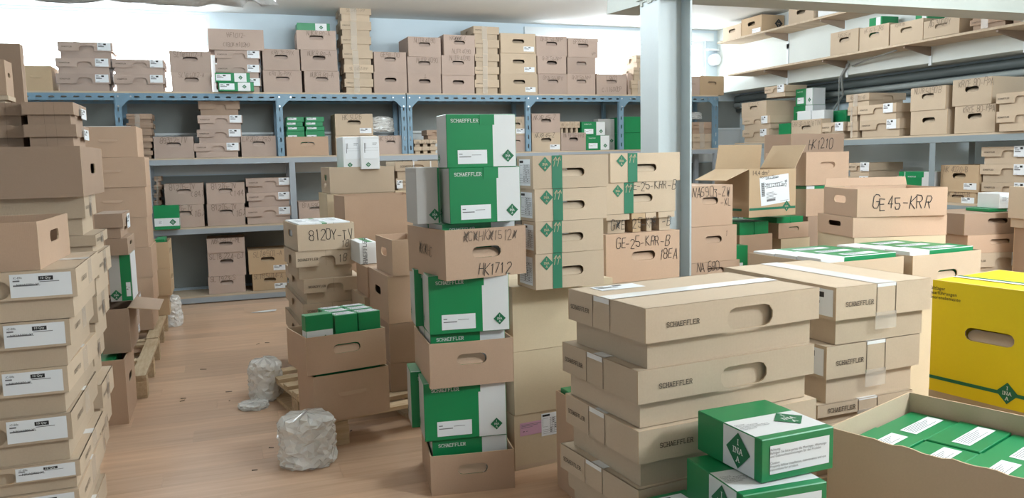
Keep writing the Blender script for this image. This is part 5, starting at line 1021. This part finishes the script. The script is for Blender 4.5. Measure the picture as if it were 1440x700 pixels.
('lid','lid_tape',{'notch':'S','nx':-0.25,'lb':[('L',0.88,0.72,-0.2,-0.46,'std')],'tx':[('F','slab','SCHAEFFLER',0.0132,0.24,0.7,'print_brown')],'st':[('F',0.415,0.72,0.006,0.55,'print_brown'),('F',0.615,0.72,0.006,0.55,'print_brown'),('F',0.515,0.97,0.2,0.06,'tape'),('F',0.515,0.35,0.22,0.3,'clear_tape'),('T',0.515,0.5,0.2,1.0,'tape'),('T',0.405,0.5,0.005,0.99,'print_brown')]},'taped lidded box with end label, bottom of the stack left of the yellow box',None,1.76,2.054,0.513,3.0,0.415,0.57,0.073),
('lid','lid_tape',{'notch':'S','nx':-0.25,'lb':[('L',0.88,0.72,-0.2,-0.46,'std')],'tx':[('F','slab','SCHAEFFLER',0.0132,0.24,0.7,'print_brown')],'st':[('F',0.415,0.72,0.006,0.55,'print_brown'),('F',0.615,0.72,0.006,0.55,'print_brown'),('F',0.515,0.97,0.2,0.06,'tape'),('F',0.515,0.35,0.22,0.3,'clear_tape'),('T',0.515,0.5,0.2,1.0,'tape'),('T',0.405,0.5,0.005,0.99,'print_brown')]},'taped lidded box with end label, middle of the stack left of the yellow box',None,1.784,2.046,0.587,4.0,0.415,0.57,0.192),
('lid','lid_tape',{'notch':'S','nx':-0.25,'lb':[('L',0.88,0.72,-0.2,-0.46,'std')],'tx':[('F','slab','SCHAEFFLER',0.0132,0.24,0.7,'print_brown')],'st':[('F',0.415,0.72,0.006,0.55,'print_brown'),('F',0.615,0.72,0.006,0.55,'print_brown'),('F',0.515,0.97,0.2,0.06,'tape'),('F',0.515,0.35,0.22,0.3,'clear_tape'),('T',0.515,0.5,0.2,1.0,'tape'),('T',0.405,0.5,0.005,0.99,'print_brown')]},'taped lidded box with end label, top of the stack left of the yellow box',None,1.808,2.037,0.781,3.0,0.415,0.57,0.189),
('lid','lid',{},'lidded box low in its stack, first up beside the yellow box',None,1.76,2.054,0.001,3,0.415,0.57,0.169),
('lid','lid',{},'lidded box low in its stack, second up beside the yellow box',None,1.76,2.054,0.172,3,0.415,0.57,0.169),
('lid','lid',{},'lidded box low in its stack, third up beside the yellow box',None,1.76,2.054,0.343,3,0.415,0.57,0.169),
('carton','box_plain',{},'plain carton that carries the yellow box',None,2.424,2.24,0.0,-80,0.6,0.5,0.52),
('carton','box_yellow',{'em':[('F',0.665,0.13,0.075)],'st':[('F',0.5,0.125,0.999,0.03,'deep_green'),('T',0.5,0.3,0.98,0.06,'white'),('T',0.5,0.36,0.98,0.05,'deep_green')],'tx':[('F','sans','W~alzlager\nLinearf~uhrungen\nMotorenelemente',0.013,0.1,0.89,'ink')],'hole':'f','flapmat':'tan','hz':0.57},'large yellow box with green stripe and hand hole at right',None,2.404,2.22,0.522,-80,0.42,0.42,0.408),
('carton','box_tray_n',{'mat':'tan','torn':1},'large open tan tray of flat green packs at the lower right corner',None,1.796,1.221,0.38,20,0.5,0.62,0.24),
('carton','box_plain',{},'plain carton under the large tan tray',None,1.816,1.241,0.0,20,0.46,0.58,0.378),
('fold','g_pack',{'lb':[('T',0.52,0.42,-0.8,-0.34,'text')],'st':[('F',0.5,0.5,0.9,0.3,'label_white')]},'flat green pack with white strip, left one in back row of the tan tray',None,1.65,1.658,0.388,20.0,0.235,0.144,0.178),
('fold','g_pack',{'lb':[('T',0.52,0.42,-0.8,-0.34,'text')],'st':[('F',0.5,0.5,0.9,0.3,'label_white')]},'flat green pack with white strip, right one in back row of the tan tray',None,1.874,1.739,0.388,20.0,0.235,0.144,0.174),
('fold','g_pack',{'lb':[('T',0.52,0.42,-0.8,-0.34,'text')],'st':[('F',0.5,0.5,0.9,0.3,'label_white')]},'flat green pack with white strip, left one in second row of the tan tray',None,1.701,1.519,0.388,20.0,0.235,0.144,0.174),
('fold','g_pack',{'lb':[('T',0.52,0.42,-0.8,-0.34,'text')],'st':[('F',0.5,0.5,0.9,0.3,'label_white')]},'flat green pack with white strip, right one in second row of the tan tray',None,1.924,1.6,0.388,20.0,0.235,0.144,0.178),
('fold','g_pack',{'lb':[('T',0.52,0.42,-0.8,-0.34,'text')],'st':[('F',0.5,0.5,0.9,0.3,'label_white')]},'flat green pack with white strip, left one in third row of the tan tray',None,1.751,1.38,0.388,20.0,0.235,0.144,0.178),
('fold','g_pack',{'lb':[('T',0.52,0.42,-0.8,-0.34,'text')],'st':[('F',0.5,0.5,0.9,0.3,'label_white')]},'flat green pack with white strip, right one in third row of the tan tray',None,1.975,1.461,0.388,20.0,0.235,0.144,0.174),
('fold','g_pack',{'lb':[('T',0.52,0.42,-0.8,-0.34,'text')],'st':[('F',0.5,0.5,0.9,0.3,'label_white')]},'flat green pack with white strip, left one in front row of the tan tray',None,1.802,1.241,0.388,20.0,0.235,0.144,0.174),
('fold','g_pack',{'lb':[('T',0.52,0.42,-0.8,-0.34,'text')],'st':[('F',0.5,0.5,0.9,0.3,'label_white')]},'flat green pack with white strip, right one in front row of the tan tray',None,2.026,1.322,0.388,20.0,0.235,0.144,0.178),
('fold','g_plain',{'zones':1,'tx':[('F','sans','Achtung:\nBefolgen Sie bitte genau die Montage-, Wartungs-\nund Gebrauchsanweisungen f~ur das Produkt.\n\nCaution:\nProperly follow installation, maintenance and use\ninstructions for product.',0.0062,0.5,0.5,'ink_grey'),('T','sans','Achtung:\nEinbau-, Wartungs-\nund Gebrauchsanweisung\nbefolgen! Caution: follow\ninstructions!',0.0062,0.22,0.36,'ink_grey')],'lb':[('F',0.52,0.5,-0.82,-0.66,'blank')],'em':[('L',0.665,0.5,0.08857999999999999,'deep_green','white_ink'),('T',0.74,0.38,0.088,'deep_green','white_ink')],'ycuts':[(0.1,'green'),(0.57,'white'),(1.0,'green')]},'upper of two green and white boxes with emblem in front of the lidded stack',None,1.12,1.488,0.647,3,0.214,0.245,0.103),
('fold','g_plain',{'zones':1,'tx':[('F','sans','Achtung:\nBefolgen Sie bitte genau die Montage-, Wartungs-\nund Gebrauchsanweisungen f~ur das Produkt.\n\nCaution:\nProperly follow installation, maintenance and use\ninstructions for product.',0.0062,0.5,0.5,'ink_grey'),('T','sans','Achtung:\nEinbau-, Wartungs-\nund Gebrauchsanweisung\nbefolgen! Caution: follow\ninstructions!',0.0062,0.22,0.36,'ink_grey')],'lb':[('F',0.52,0.5,-0.82,-0.66,'blank')],'em':[('L',0.665,0.5,0.08857999999999999,'deep_green','white_ink'),('T',0.74,0.38,0.088,'deep_green','white_ink')],'ycuts':[(0.1,'green'),(0.57,'white'),(1.0,'green')]},'lower of two green and white boxes with emblem in front of the lidded stack',None,1.045,1.453,0.542,-2,0.225,0.245,0.103),
('carton','box_tray_n',{'mat':'tan'},'open tan tray at the bottom edge holding flat green packs',None,0.885,1.353,0.378,4,0.46,0.4,0.15),
('carton','box_plain',{},'plain carton under the tan tray at the bottom edge',None,0.885,1.353,0.0,4,0.46,0.4,0.376),
('fold','g_pack',{'lb':[('T',0.6,0.7,-0.55,-0.4,'std')]},'flat green pack, left one in the front row of the bottom edge tray',None,0.896,1.366,0.386,4.0,0.215,0.185,0.15),
('fold','g_pack',{'lb':[('T',0.6,0.7,-0.55,-0.4,'std')]},'flat green pack, left one in the back row of the bottom edge tray',None,0.883,1.555,0.386,4.0,0.215,0.185,0.15),
('fold','g_pack',{'lb':[('T',0.6,0.7,-0.55,-0.4,'std')]},'flat green pack, right one in the front row of the bottom edge tray',None,1.115,1.381,0.386,4.0,0.215,0.185,0.15),
('fold','g_pack',{'lb':[('T',0.6,0.7,-0.55,-0.4,'std')]},'flat green pack, right one in the back row of the bottom edge tray',None,1.101,1.571,0.386,4.0,0.215,0.185,0.15),
('carton','box_tray_n',{},'brown open box on the floor behind the front right stack',None,1.294,2.746,0.0,3.0,0.42,0.34,0.42),
('fold','g_plain',{},'green box standing in the brown floor box, front one',None,1.305,2.761,0.01,3.0,0.38,0.15,0.425),
('fold','g_plain',{},'green box standing in the brown floor box, back one',None,1.297,2.916,0.01,3.0,0.38,0.15,0.425),
('carton','box_tray_f',{'mat':'tan','hz':0.45,'tl':0.2},'open tan tray with white and green packs behind the lidded stacks',None,2.516,2.92,0.73,4,0.5,0.5,0.17),
('fold','w_box',{'cuts':[(0.3,'white'),(1,'green')],'em':[],'lb':[('T',0.62,0.4,-0.42,-0.42,'text')],'sides':('white','green')},'flat white and green pack, front of three in the nearer middle tray',None,2.526,2.949,0.74,4.0,0.47,0.148,0.178),
('fold','w_box',{'cuts':[(0.3,'white'),(1,'green')],'em':[],'lb':[('T',0.62,0.4,-0.42,-0.42,'text')],'sides':('white','green')},'flat white and green pack, middle of three in the nearer middle tray',None,2.516,3.102,0.74,4.0,0.47,0.148,0.174),
('fold','w_box',{'cuts':[(0.3,'white'),(1,'green')],'em':[],'lb':[('T',0.62,0.4,-0.42,-0.42,'text')],'sides':('white','green')},'flat white and green pack, back of three in the nearer middle tray',None,2.505,3.255,0.74,4.0,0.47,0.148,0.17),
('carton','box_plain',{},'plain carton carrying the nearer middle tray',None,2.536,2.94,0.0,4,0.46,0.3,0.728),
('carton','box_tray_f',{'mat':'tan','hz':0.45,'tl':0.2},'open tan tray with packs at the foot of the big handwritten box',None,3.05,2.935,0.71,4,0.47,0.5,0.19),
('fold','w_box',{'cuts':[(0.3,'white'),(1,'green')],'em':[],'lb':[('T',0.62,0.4,-0.42,-0.42,'text')],'sides':('white','green')},'flat white and green pack, front of three in the right middle tray',None,3.06,2.964,0.72,4.0,0.44,0.148,0.198),
('fold','w_box',{'cuts':[(0.3,'white'),(1,'green')],'em':[],'lb':[('T',0.62,0.4,-0.42,-0.42,'text')],'sides':('white','green')},'flat white and green pack, middle of three in the right middle tray',None,3.049,3.117,0.72,4.0,0.44,0.148,0.194),
('fold','w_box',{'cuts':[(0.3,'white'),(1,'green')],'em':[],'lb':[('T',0.62,0.4,-0.42,-0.42,'text')],'sides':('white','green')},'flat white and green pack, back of three in the right middle tray',None,3.039,3.27,0.72,4.0,0.44,0.148,0.19),
('carton','box_plain',{},'plain carton carrying the right middle tray',None,3.07,2.955,0.0,4,0.43,0.3,0.708),
('carton','box_plain',{},'plain carton at the base of the big handwritten pair',None,3.279,3.56,0.0,-14.0,0.551,0.417,0.5),
('carton','box_plain',{},'second plain carton below the big handwritten pair',None,3.276,3.561,0.501,-14.0,0.537,0.429,0.42),
('carton','box_hl',{'mat':'kraft','top':'closed'},'lower of two long boxes behind the white and green packs',None,3.268,3.564,0.922,-14.0,0.55,0.416,0.111),
('carton','box_hl',{'mat':'kraft','tx':[('F','hand','GE45-KRR',0.072,0.5,0.5,'marker')],'flaps':[('B',0.05,5)]},'upper long open box with large black handwriting',None,3.286,3.557,1.034,-16.0,0.515,0.412,0.156),
('carton','box_kf',{},'brown handled box, bottom of the handled stack at the right of the pillar',None,2.752,4.383,0.0,6.0,0.405,0.4,0.28),
('carton','box_kf',{},'brown handled box, second from bottom of the handled stack at the right of the pillar',None,2.751,4.383,0.281,6.0,0.398,0.4,0.28),
('carton','box_kf',{'tx':[('F','hand','NA 690',0.06,0.35,0.82,'marker')]},'brown handled box, third from bottom of the handled stack at the right of the pillar',None,2.746,4.385,0.562,6.0,0.397,0.4,0.152),
('carton','box_kf',{'tx':[('F','hand','1',0.04,0.78,0.8,'marker')]},'brown handled box, fourth from bottom of the handled stack at the right of the pillar',None,2.741,4.387,0.715,6.0,0.377,0.4,0.229),
('carton','box_kf',{'tx':[('F','hand','NA6903-ZW',0.058,0.52,0.82,'marker'),('F','hand','-XL',0.05,0.84,0.58,'marker')]},'brown handled box, top of the handled stack at the right of the pillar',None,2.723,4.393,0.945,6.0,0.365,0.4,0.258),
('carton','box_plain',{},'plain carton below the green boxes right of the pillar',None,3.143,4.446,0.0,4.0,0.341,0.45,0.55),
('fold','g_plain',{'lb':[('F',0.3,0.35,-0.5,-0.4,'plain')]},'small green box with white label beside the handled stack',None,3.133,4.449,0.551,4.0,0.093,0.09,0.248),
('carton','box_tray_n',{},'brown tray with green boxes under the shipping carton',None,3.259,4.596,0.556,4.0,0.28,0.45,0.294),
('fold','g_plain',{},'green box, left one in the tray under the shipping carton',None,3.269,4.612,0.566,4.0,0.123,0.4,0.369),
('fold','g_plain',{},'green box, right one in the tray under the shipping carton',None,3.394,4.62,0.566,4.0,0.123,0.4,0.369),
('carton','box_plain',{},'plain carton right of the green boxes tray',None,3.64,4.652,0.0,4.0,0.26,0.4,0.8),
('carton','box_tray_f',{'tl':0.15},'brown handled tray below and right of the shipping carton',None,3.623,4.658,0.802,4.0,0.27,0.42,0.108),
('fold','g_plain',{},'dark green box, left one in the handled tray beside the shipping carton',None,3.633,4.689,0.812,4.0,0.118,0.36,0.138),
('fold','g_plain',{},'dark green box, right one in the handled tray beside the shipping carton',None,3.752,4.697,0.812,4.0,0.118,0.36,0.138),
('carton','box_tray_n',{'mat':'gold','lb':[('F',0.54,0.56,-0.62,-0.6,'ship')],'lbrot':0.09,'em':[('F',0.8,0.2,0.075,'teal_print','edge'),('L',0.28,0.17,0.075,'teal_print','edge')],'st':[('F',0.5,0.17,0.99,0.05,'teal_print'),('L',0.4,0.15,0.8,0.05,'teal_print')],'tx':[('F','sans','14,4 dm~3',0.032,0.24,0.92,'print_brown'),('F','sans','normal / 5mm',0.022,0.42,0.84,'ink'),('F','sans','23112323.002',0.026,0.56,0.66,'ink')],'flaps':[('B',0.17,-8),('L',0.2,110),('R',0.19,35)]},'open carton with large white shipping label and raised flaps',None,3.274,4.516,0.974,8.0,0.425,0.336,0.318),
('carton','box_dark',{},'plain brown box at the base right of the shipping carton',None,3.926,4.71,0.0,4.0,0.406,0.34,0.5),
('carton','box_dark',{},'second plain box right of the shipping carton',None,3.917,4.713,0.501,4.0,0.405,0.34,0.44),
('carton','box_tray_n',{'mat':'kraft'},'open box with green pack, lower right of the shipping carton',None,3.902,4.718,0.942,4.0,0.405,0.42,0.195),
('fold','g_plain',{'cuts':[(0.2,'white'),(1,'green')]},'green pack between the two handled boxes right of the shipping carton',None,3.916,4.734,0.952,4.0,0.365,0.37,0.207),
('carton','box_tray_f',{},'brown handled box right of the shipping carton, upper one',None,3.898,4.72,1.162,4.0,0.403,0.42,0.236),
('carton','box_dark',{},'tall plain carton behind the handled boxes right of the shipping carton',None,4.113,5.121,0.0,4.0,0.516,0.3,1.17),
('carton','box_dark',{'tx':[('F','hand','HK1210',0.075,0.55,0.78,'marker')],'mat':'brown'},'brown box with large handwriting behind the shipping carton and handled box',None,4.093,5.128,1.171,4.0,0.532,0.3,0.369),
('lid','lid_lab_side',{},'lidded box, bottom of the tray stack at far right',None,4.297,3.677,0.0,-8.0,0.453,0.4,0.3),
('lid','lid_lab_side',{},'lidded box, second from bottom of the tray stack at far right',None,4.286,3.68,0.301,-8.0,0.448,0.4,0.3),
('lid','lid_lab_side',{},'lidded box with label, third from bottom of the tray stack at far right',None,4.265,3.688,0.602,-8.0,0.465,0.4,0.156),
('carton','box_tray_f',{'top':'closed'},'brown handled tray, fourth from bottom of the tray stack at far right',None,4.26,3.689,0.759,-8.0,0.464,0.4,0.113),
('carton','box_o',{'mat':'brown'},'brown handled tray, top of the tray stack at far right',None,4.239,3.697,0.873,-8.0,0.473,0.4,0.13),
('fold','w_box',{'em':[],'lb':[],'cuts':[(0.6,'green'),(1,'white')]},'thin white and green sheet pack on the far right trays',None,4.47,3.722,1.004,-8.0,0.207,0.2,0.02),
('fold','w_box',{'em':[],'lb':[('F',0.3,0.6,-0.4,-0.4,'text')]},'small white box on the far right trays',None,4.524,3.702,1.025,-8.0,0.139,0.18,0.093),
('carton','box_dark',{},'brown box, lower of the tall pair cut by the right edge',None,4.435,3.203,0.0,-8.0,0.311,0.35,0.6),
('carton','box_dark',{},'brown box, upper of the tall pair cut by the right edge',None,4.424,3.207,0.601,-8.0,0.301,0.35,0.32),
('carton','box_tan_n',{},'brown box at the right edge under another one',None,4.402,3.215,0.925,-8.0,0.325,0.35,0.055),
('carton','box_tan_n',{},'topmost brown box at the right picture edge',None,4.385,3.221,0.981,-8.0,0.333,0.35,0.186),
('lid','lid_lab_side',{},'lidded box with white label, bottom of the farthest stack on the right shelf',None,5.84,8.2,1.527,-90,0.494,0.42,0.145),
('lid','lid_lab_side',{},'lidded box with white label, middle of the farthest stack on the right shelf',None,5.833,8.193,1.673,-90,0.518,0.42,0.144),
('carton','box_tan_f',{'tx':[('F','hand','LE 1522-K',0.04,0.5,0.84,'marker_faint')]},'tan handled box, top of the farthest stack on the right shelf',None,5.841,8.221,1.818,-90,0.462,0.42,0.173),
('lid','lid_lab_side',{},'lidded box standing on the corner stack on the right shelf',None,5.98,7.978,2.03,-90,0.36,0.3,0.125),
('fold','g_front',{},'green and white box, lower of the green pair in the far right corner',None,6.122,7.639,1.527,-90,0.318,0.17,0.386),
('fold','g_front',{},'green and white box, upper of the green pair in the far right corner',None,6.115,7.6,1.914,-90,0.281,0.17,0.184),
('fold','g_plain',{'lb':[('F',0.3,0.2,-0.4,-0.3,'plain')]},'small green box low beside the corner stack on the right shelf',None,5.843,7.537,1.527,-90,0.204,0.2,0.19),
('fold','w_box',{'lb':[],'em':[('F',0.8,0.2,0.05)]},'left of two white boxes before the green corner pair',None,5.977,7.397,1.527,-90,0.218,0.12,0.316),
('fold','w_box',{'lb':[],'em':[('F',0.75,0.2,0.05)]},'right of two white boxes before the green corner pair',None,5.97,7.16,1.527,-90,0.196,0.12,0.309),
('fold','g_plain',{},'long dark green box beside the two white boxes',None,6.148,7.16,1.527,-90,0.319,0.1,0.301),
('carton','box_tan_f',{'tx':[('F','hand','GAR 50-D UKIR TIN',0.05,0.5,0.8,'marker_faint')]},'wide tan handled box with faint writing on the right shelf',None,5.831,7.307,1.527,-90,0.466,0.12,0.213),
('lid','lid_lab_side',{},'low lidded box with label beside the wide tan handled box',None,5.839,6.838,1.527,-90,0.305,0.3,0.165),
('lid','lid_small',{},'tan taped box, bottom of the taped boxes left of the two labelled lidded boxes',None,5.832,6.467,1.527,-90,0.133,0.45,0.158),
('lid','lid_small',{},'tan taped box, middle of the taped boxes left of the two labelled lidded boxes',None,5.84,6.481,1.686,-90,0.125,0.45,0.141),
('lid','lid_small',{'tx':[('F','hand','HB-1201-B',0.04,0.5,0.7,'marker_faint')]},'tan taped box, top of the taped boxes left of the two labelled lidded boxes',None,5.833,6.497,1.828,-90,0.3,0.45,0.12),
('lid','lid_lab_side',{},'low lidded box, lower of the labelled lidded pair on the right shelf',None,5.841,6.316,1.527,-90,0.493,0.45,0.158),
('lid','lid_lab_side',{},'low lidded box, upper of the labelled lidded pair on the right shelf',None,5.834,6.342,1.686,-90,0.478,0.45,0.143),
('carton','box_tan_o',{},'brown handled box, lower of the handled pair on the right shelf',None,5.842,5.698,1.527,-90,0.388,0.42,0.212),
('carton','box_tan_f',{'tx':[('F','hand','NUTR 5090 B',0.05,0.5,0.84,'marker_faint')]},'brown handled box, upper of the handled pair on the right shelf',None,5.835,5.7,1.74,-90,0.373,0.42,0.201),
('carton','box_tan_o',{'tx':[('F','hand','KRCE 80-PPA',0.05,0.6,0.85,'marker_faint')]},'brown handled box, lower of the large handled pair on the right shelf',None,5.843,5.234,1.527,-90,0.382,0.44,0.226),
('carton','box_tan_o',{'tx':[('F','hand','KRCE 80-PPA',0.055,0.6,0.82,'marker_faint')]},'brown handled box, upper of the large handled pair on the right shelf',None,5.837,5.26,1.754,-90,0.371,0.44,0.217),
('lid','lid_lab_side',{},'low lidded box, lower of the lidded pair cut by the right edge on the shelf',None,5.77,4.783,1.527,-90,0.379,0.4,0.155),
('lid','lid_lab_side',{},'low lidded box, upper of the lidded pair cut by the right edge on the shelf',None,5.778,4.797,1.683,-90,0.38,0.4,0.14),
('lid','lid_lab_side',{},'low lidded box, bottom of the dim pile in the right rack',None,5.891,6.509,0.942,-90,0.276,0.42,0.068),
('lid','lid_lab_side',{},'low lidded box, middle of the dim pile in the right rack',None,5.899,6.522,1.011,-90,0.266,0.42,0.138),
('lid','lid_lab_side',{},'low lidded box, top of the dim pile in the right rack',None,5.892,6.52,1.15,-90,0.285,0.42,0.132),
('fold','g_front',{'em':[]},'left of two green boxes below the right shelf post',None,5.9,5.874,0.942,-90,0.108,0.3,0.26),
('fold','g_front',{'tab':'green'},'right of two green boxes below the right shelf post',None,5.893,5.793,0.942,-90,0.308,0.3,0.262),
('carton','box_lab',{'mat':'gold','tx':[('F','hand','HK 4020-B',0.05,0.5,0.85,'marker_faint')]},'tan handled box with label, lower of the labelled pair right of the right rack post',None,5.901,5.398,0.942,-90,0.342,0.38,0.09),
('carton','box_lab',{'mat':'gold','tx':[('F','hand','HK 4020-B',0.05,0.4,0.85,'marker_faint')]},'tan handled box with label, upper of the labelled pair right of the right rack post',None,5.894,5.402,1.033,-90,0.374,0.38,0.229),
('lid','lid_lab_side',{},'lidded box with white label, bottom of the end stack on the right rack',None,5.902,4.98,0.942,-90,0.425,0.38,0.042),
('lid','lid_lab_side',{},'lidded box with white label, second from bottom of the end stack on the right rack',None,5.895,4.995,0.985,-90,0.438,0.38,0.135),
('lid','lid_lab_side',{},'lidded box with white label, third from bottom of the end stack on the right rack',None,5.903,5.022,1.121,-90,0.451,0.38,0.146),
('lid','lid_lab_side',{},'lidded box with white label, top of the end stack on the right rack',None,5.897,5.01,1.268,-90,0.437,0.38,0.14),
('carton','box_tan_f',{'tx':[('F','hand','AXS 25-M',0.04,0.5,0.8,'marker_faint')]},'first handled box from the left on the lower wall shelf',None,5.86,6.767,2.36,-90,0.382,0.31,0.222),
('carton','box_tan_f',{'top':'open','tx':[('F','hand','HK 1516-2RS',0.04,0.5,0.84,'marker_faint')]},'second handled box from the left on the lower wall shelf',None,5.868,6.377,2.36,-90,0.366,0.31,0.21),
('carton','box_tan_f',{'top':'open','tx':[('F','hand','KUR KIM',0.03,0.3,0.9,'marker_faint')]},'third handled box from the left on the lower wall shelf',None,5.861,5.988,2.36,-90,0.373,0.31,0.186),
('carton','box_tan_f',{'top':'open','tx':[('F','hand','AG 3000Y',0.055,0.45,0.8,'marker_faint')]},'fourth handled box from the left on the lower wall shelf',None,5.849,5.597,2.36,-90,0.367,0.31,0.146),
('lid','lid_small',{'mat':'brown'},'taped low box, lower of the first taped pair on the wall shelf',None,5.862,5.139,2.36,-90,0.325,0.31,0.085),
('lid','lid_small',{'mat':'brown'},'taped low box, upper of the first taped pair on the wall shelf',None,5.87,5.151,2.446,-90,0.326,0.31,0.125),
('lid','lid_small',{'mat':'brown'},'taped low box, lower of the second taped pair on the wall shelf',None,5.863,4.777,2.36,-90,0.3,0.31,0.085),
('lid','lid_small',{'mat':'brown'},'taped low box, upper of the second taped pair on the wall shelf',None,5.871,4.788,2.446,-90,0.3,0.31,0.125),
('fold','g_mini',{'em':[],'lb':[]},'green pack sticking out of the second handled box on the wall shelf',None,5.92,6.315,2.385,-90,0.161,0.2,0.27),
('fold','g_mini',{'em':[],'lb':[]},'green pack sticking out of the third handled box on the wall shelf',None,5.92,5.76,2.385,-90,0.134,0.2,0.27),
('carton','box_tan_f',{},'leftmost handled box on the upper wall shelf',None,5.865,8.646,2.775,-90,0.362,0.31,0.153),
('carton','box_tan_o',{'mat':'gold','em':[('R',0.75,0.5,0.11,'ink','edge')],'lb':[('F',0.75,0.15,-0.4,-0.25,'plain')]},'handled box with dark emblem on the upper wall shelf',None,5.873,8.289,2.775,-90,0.384,0.31,0.192),
('carton','box_tan_o',{},'third handled box on the upper wall shelf by the beam',None,5.867,7.428,2.775,-90,0.394,0.31,0.17),
('fold','w_box',{'em':[],'lb':[]},'white flat box on the upper wall shelf under the beam',None,5.86,6.96,2.775,-90,0.268,0.3,0.09),
]
for (kind, pre, over, label, group, x, y, z, yaw, w, d, h) in BOXES:
    place(kind, x, y, z, yaw, w, d, h, {**PRE[pre], **over}, label, group)
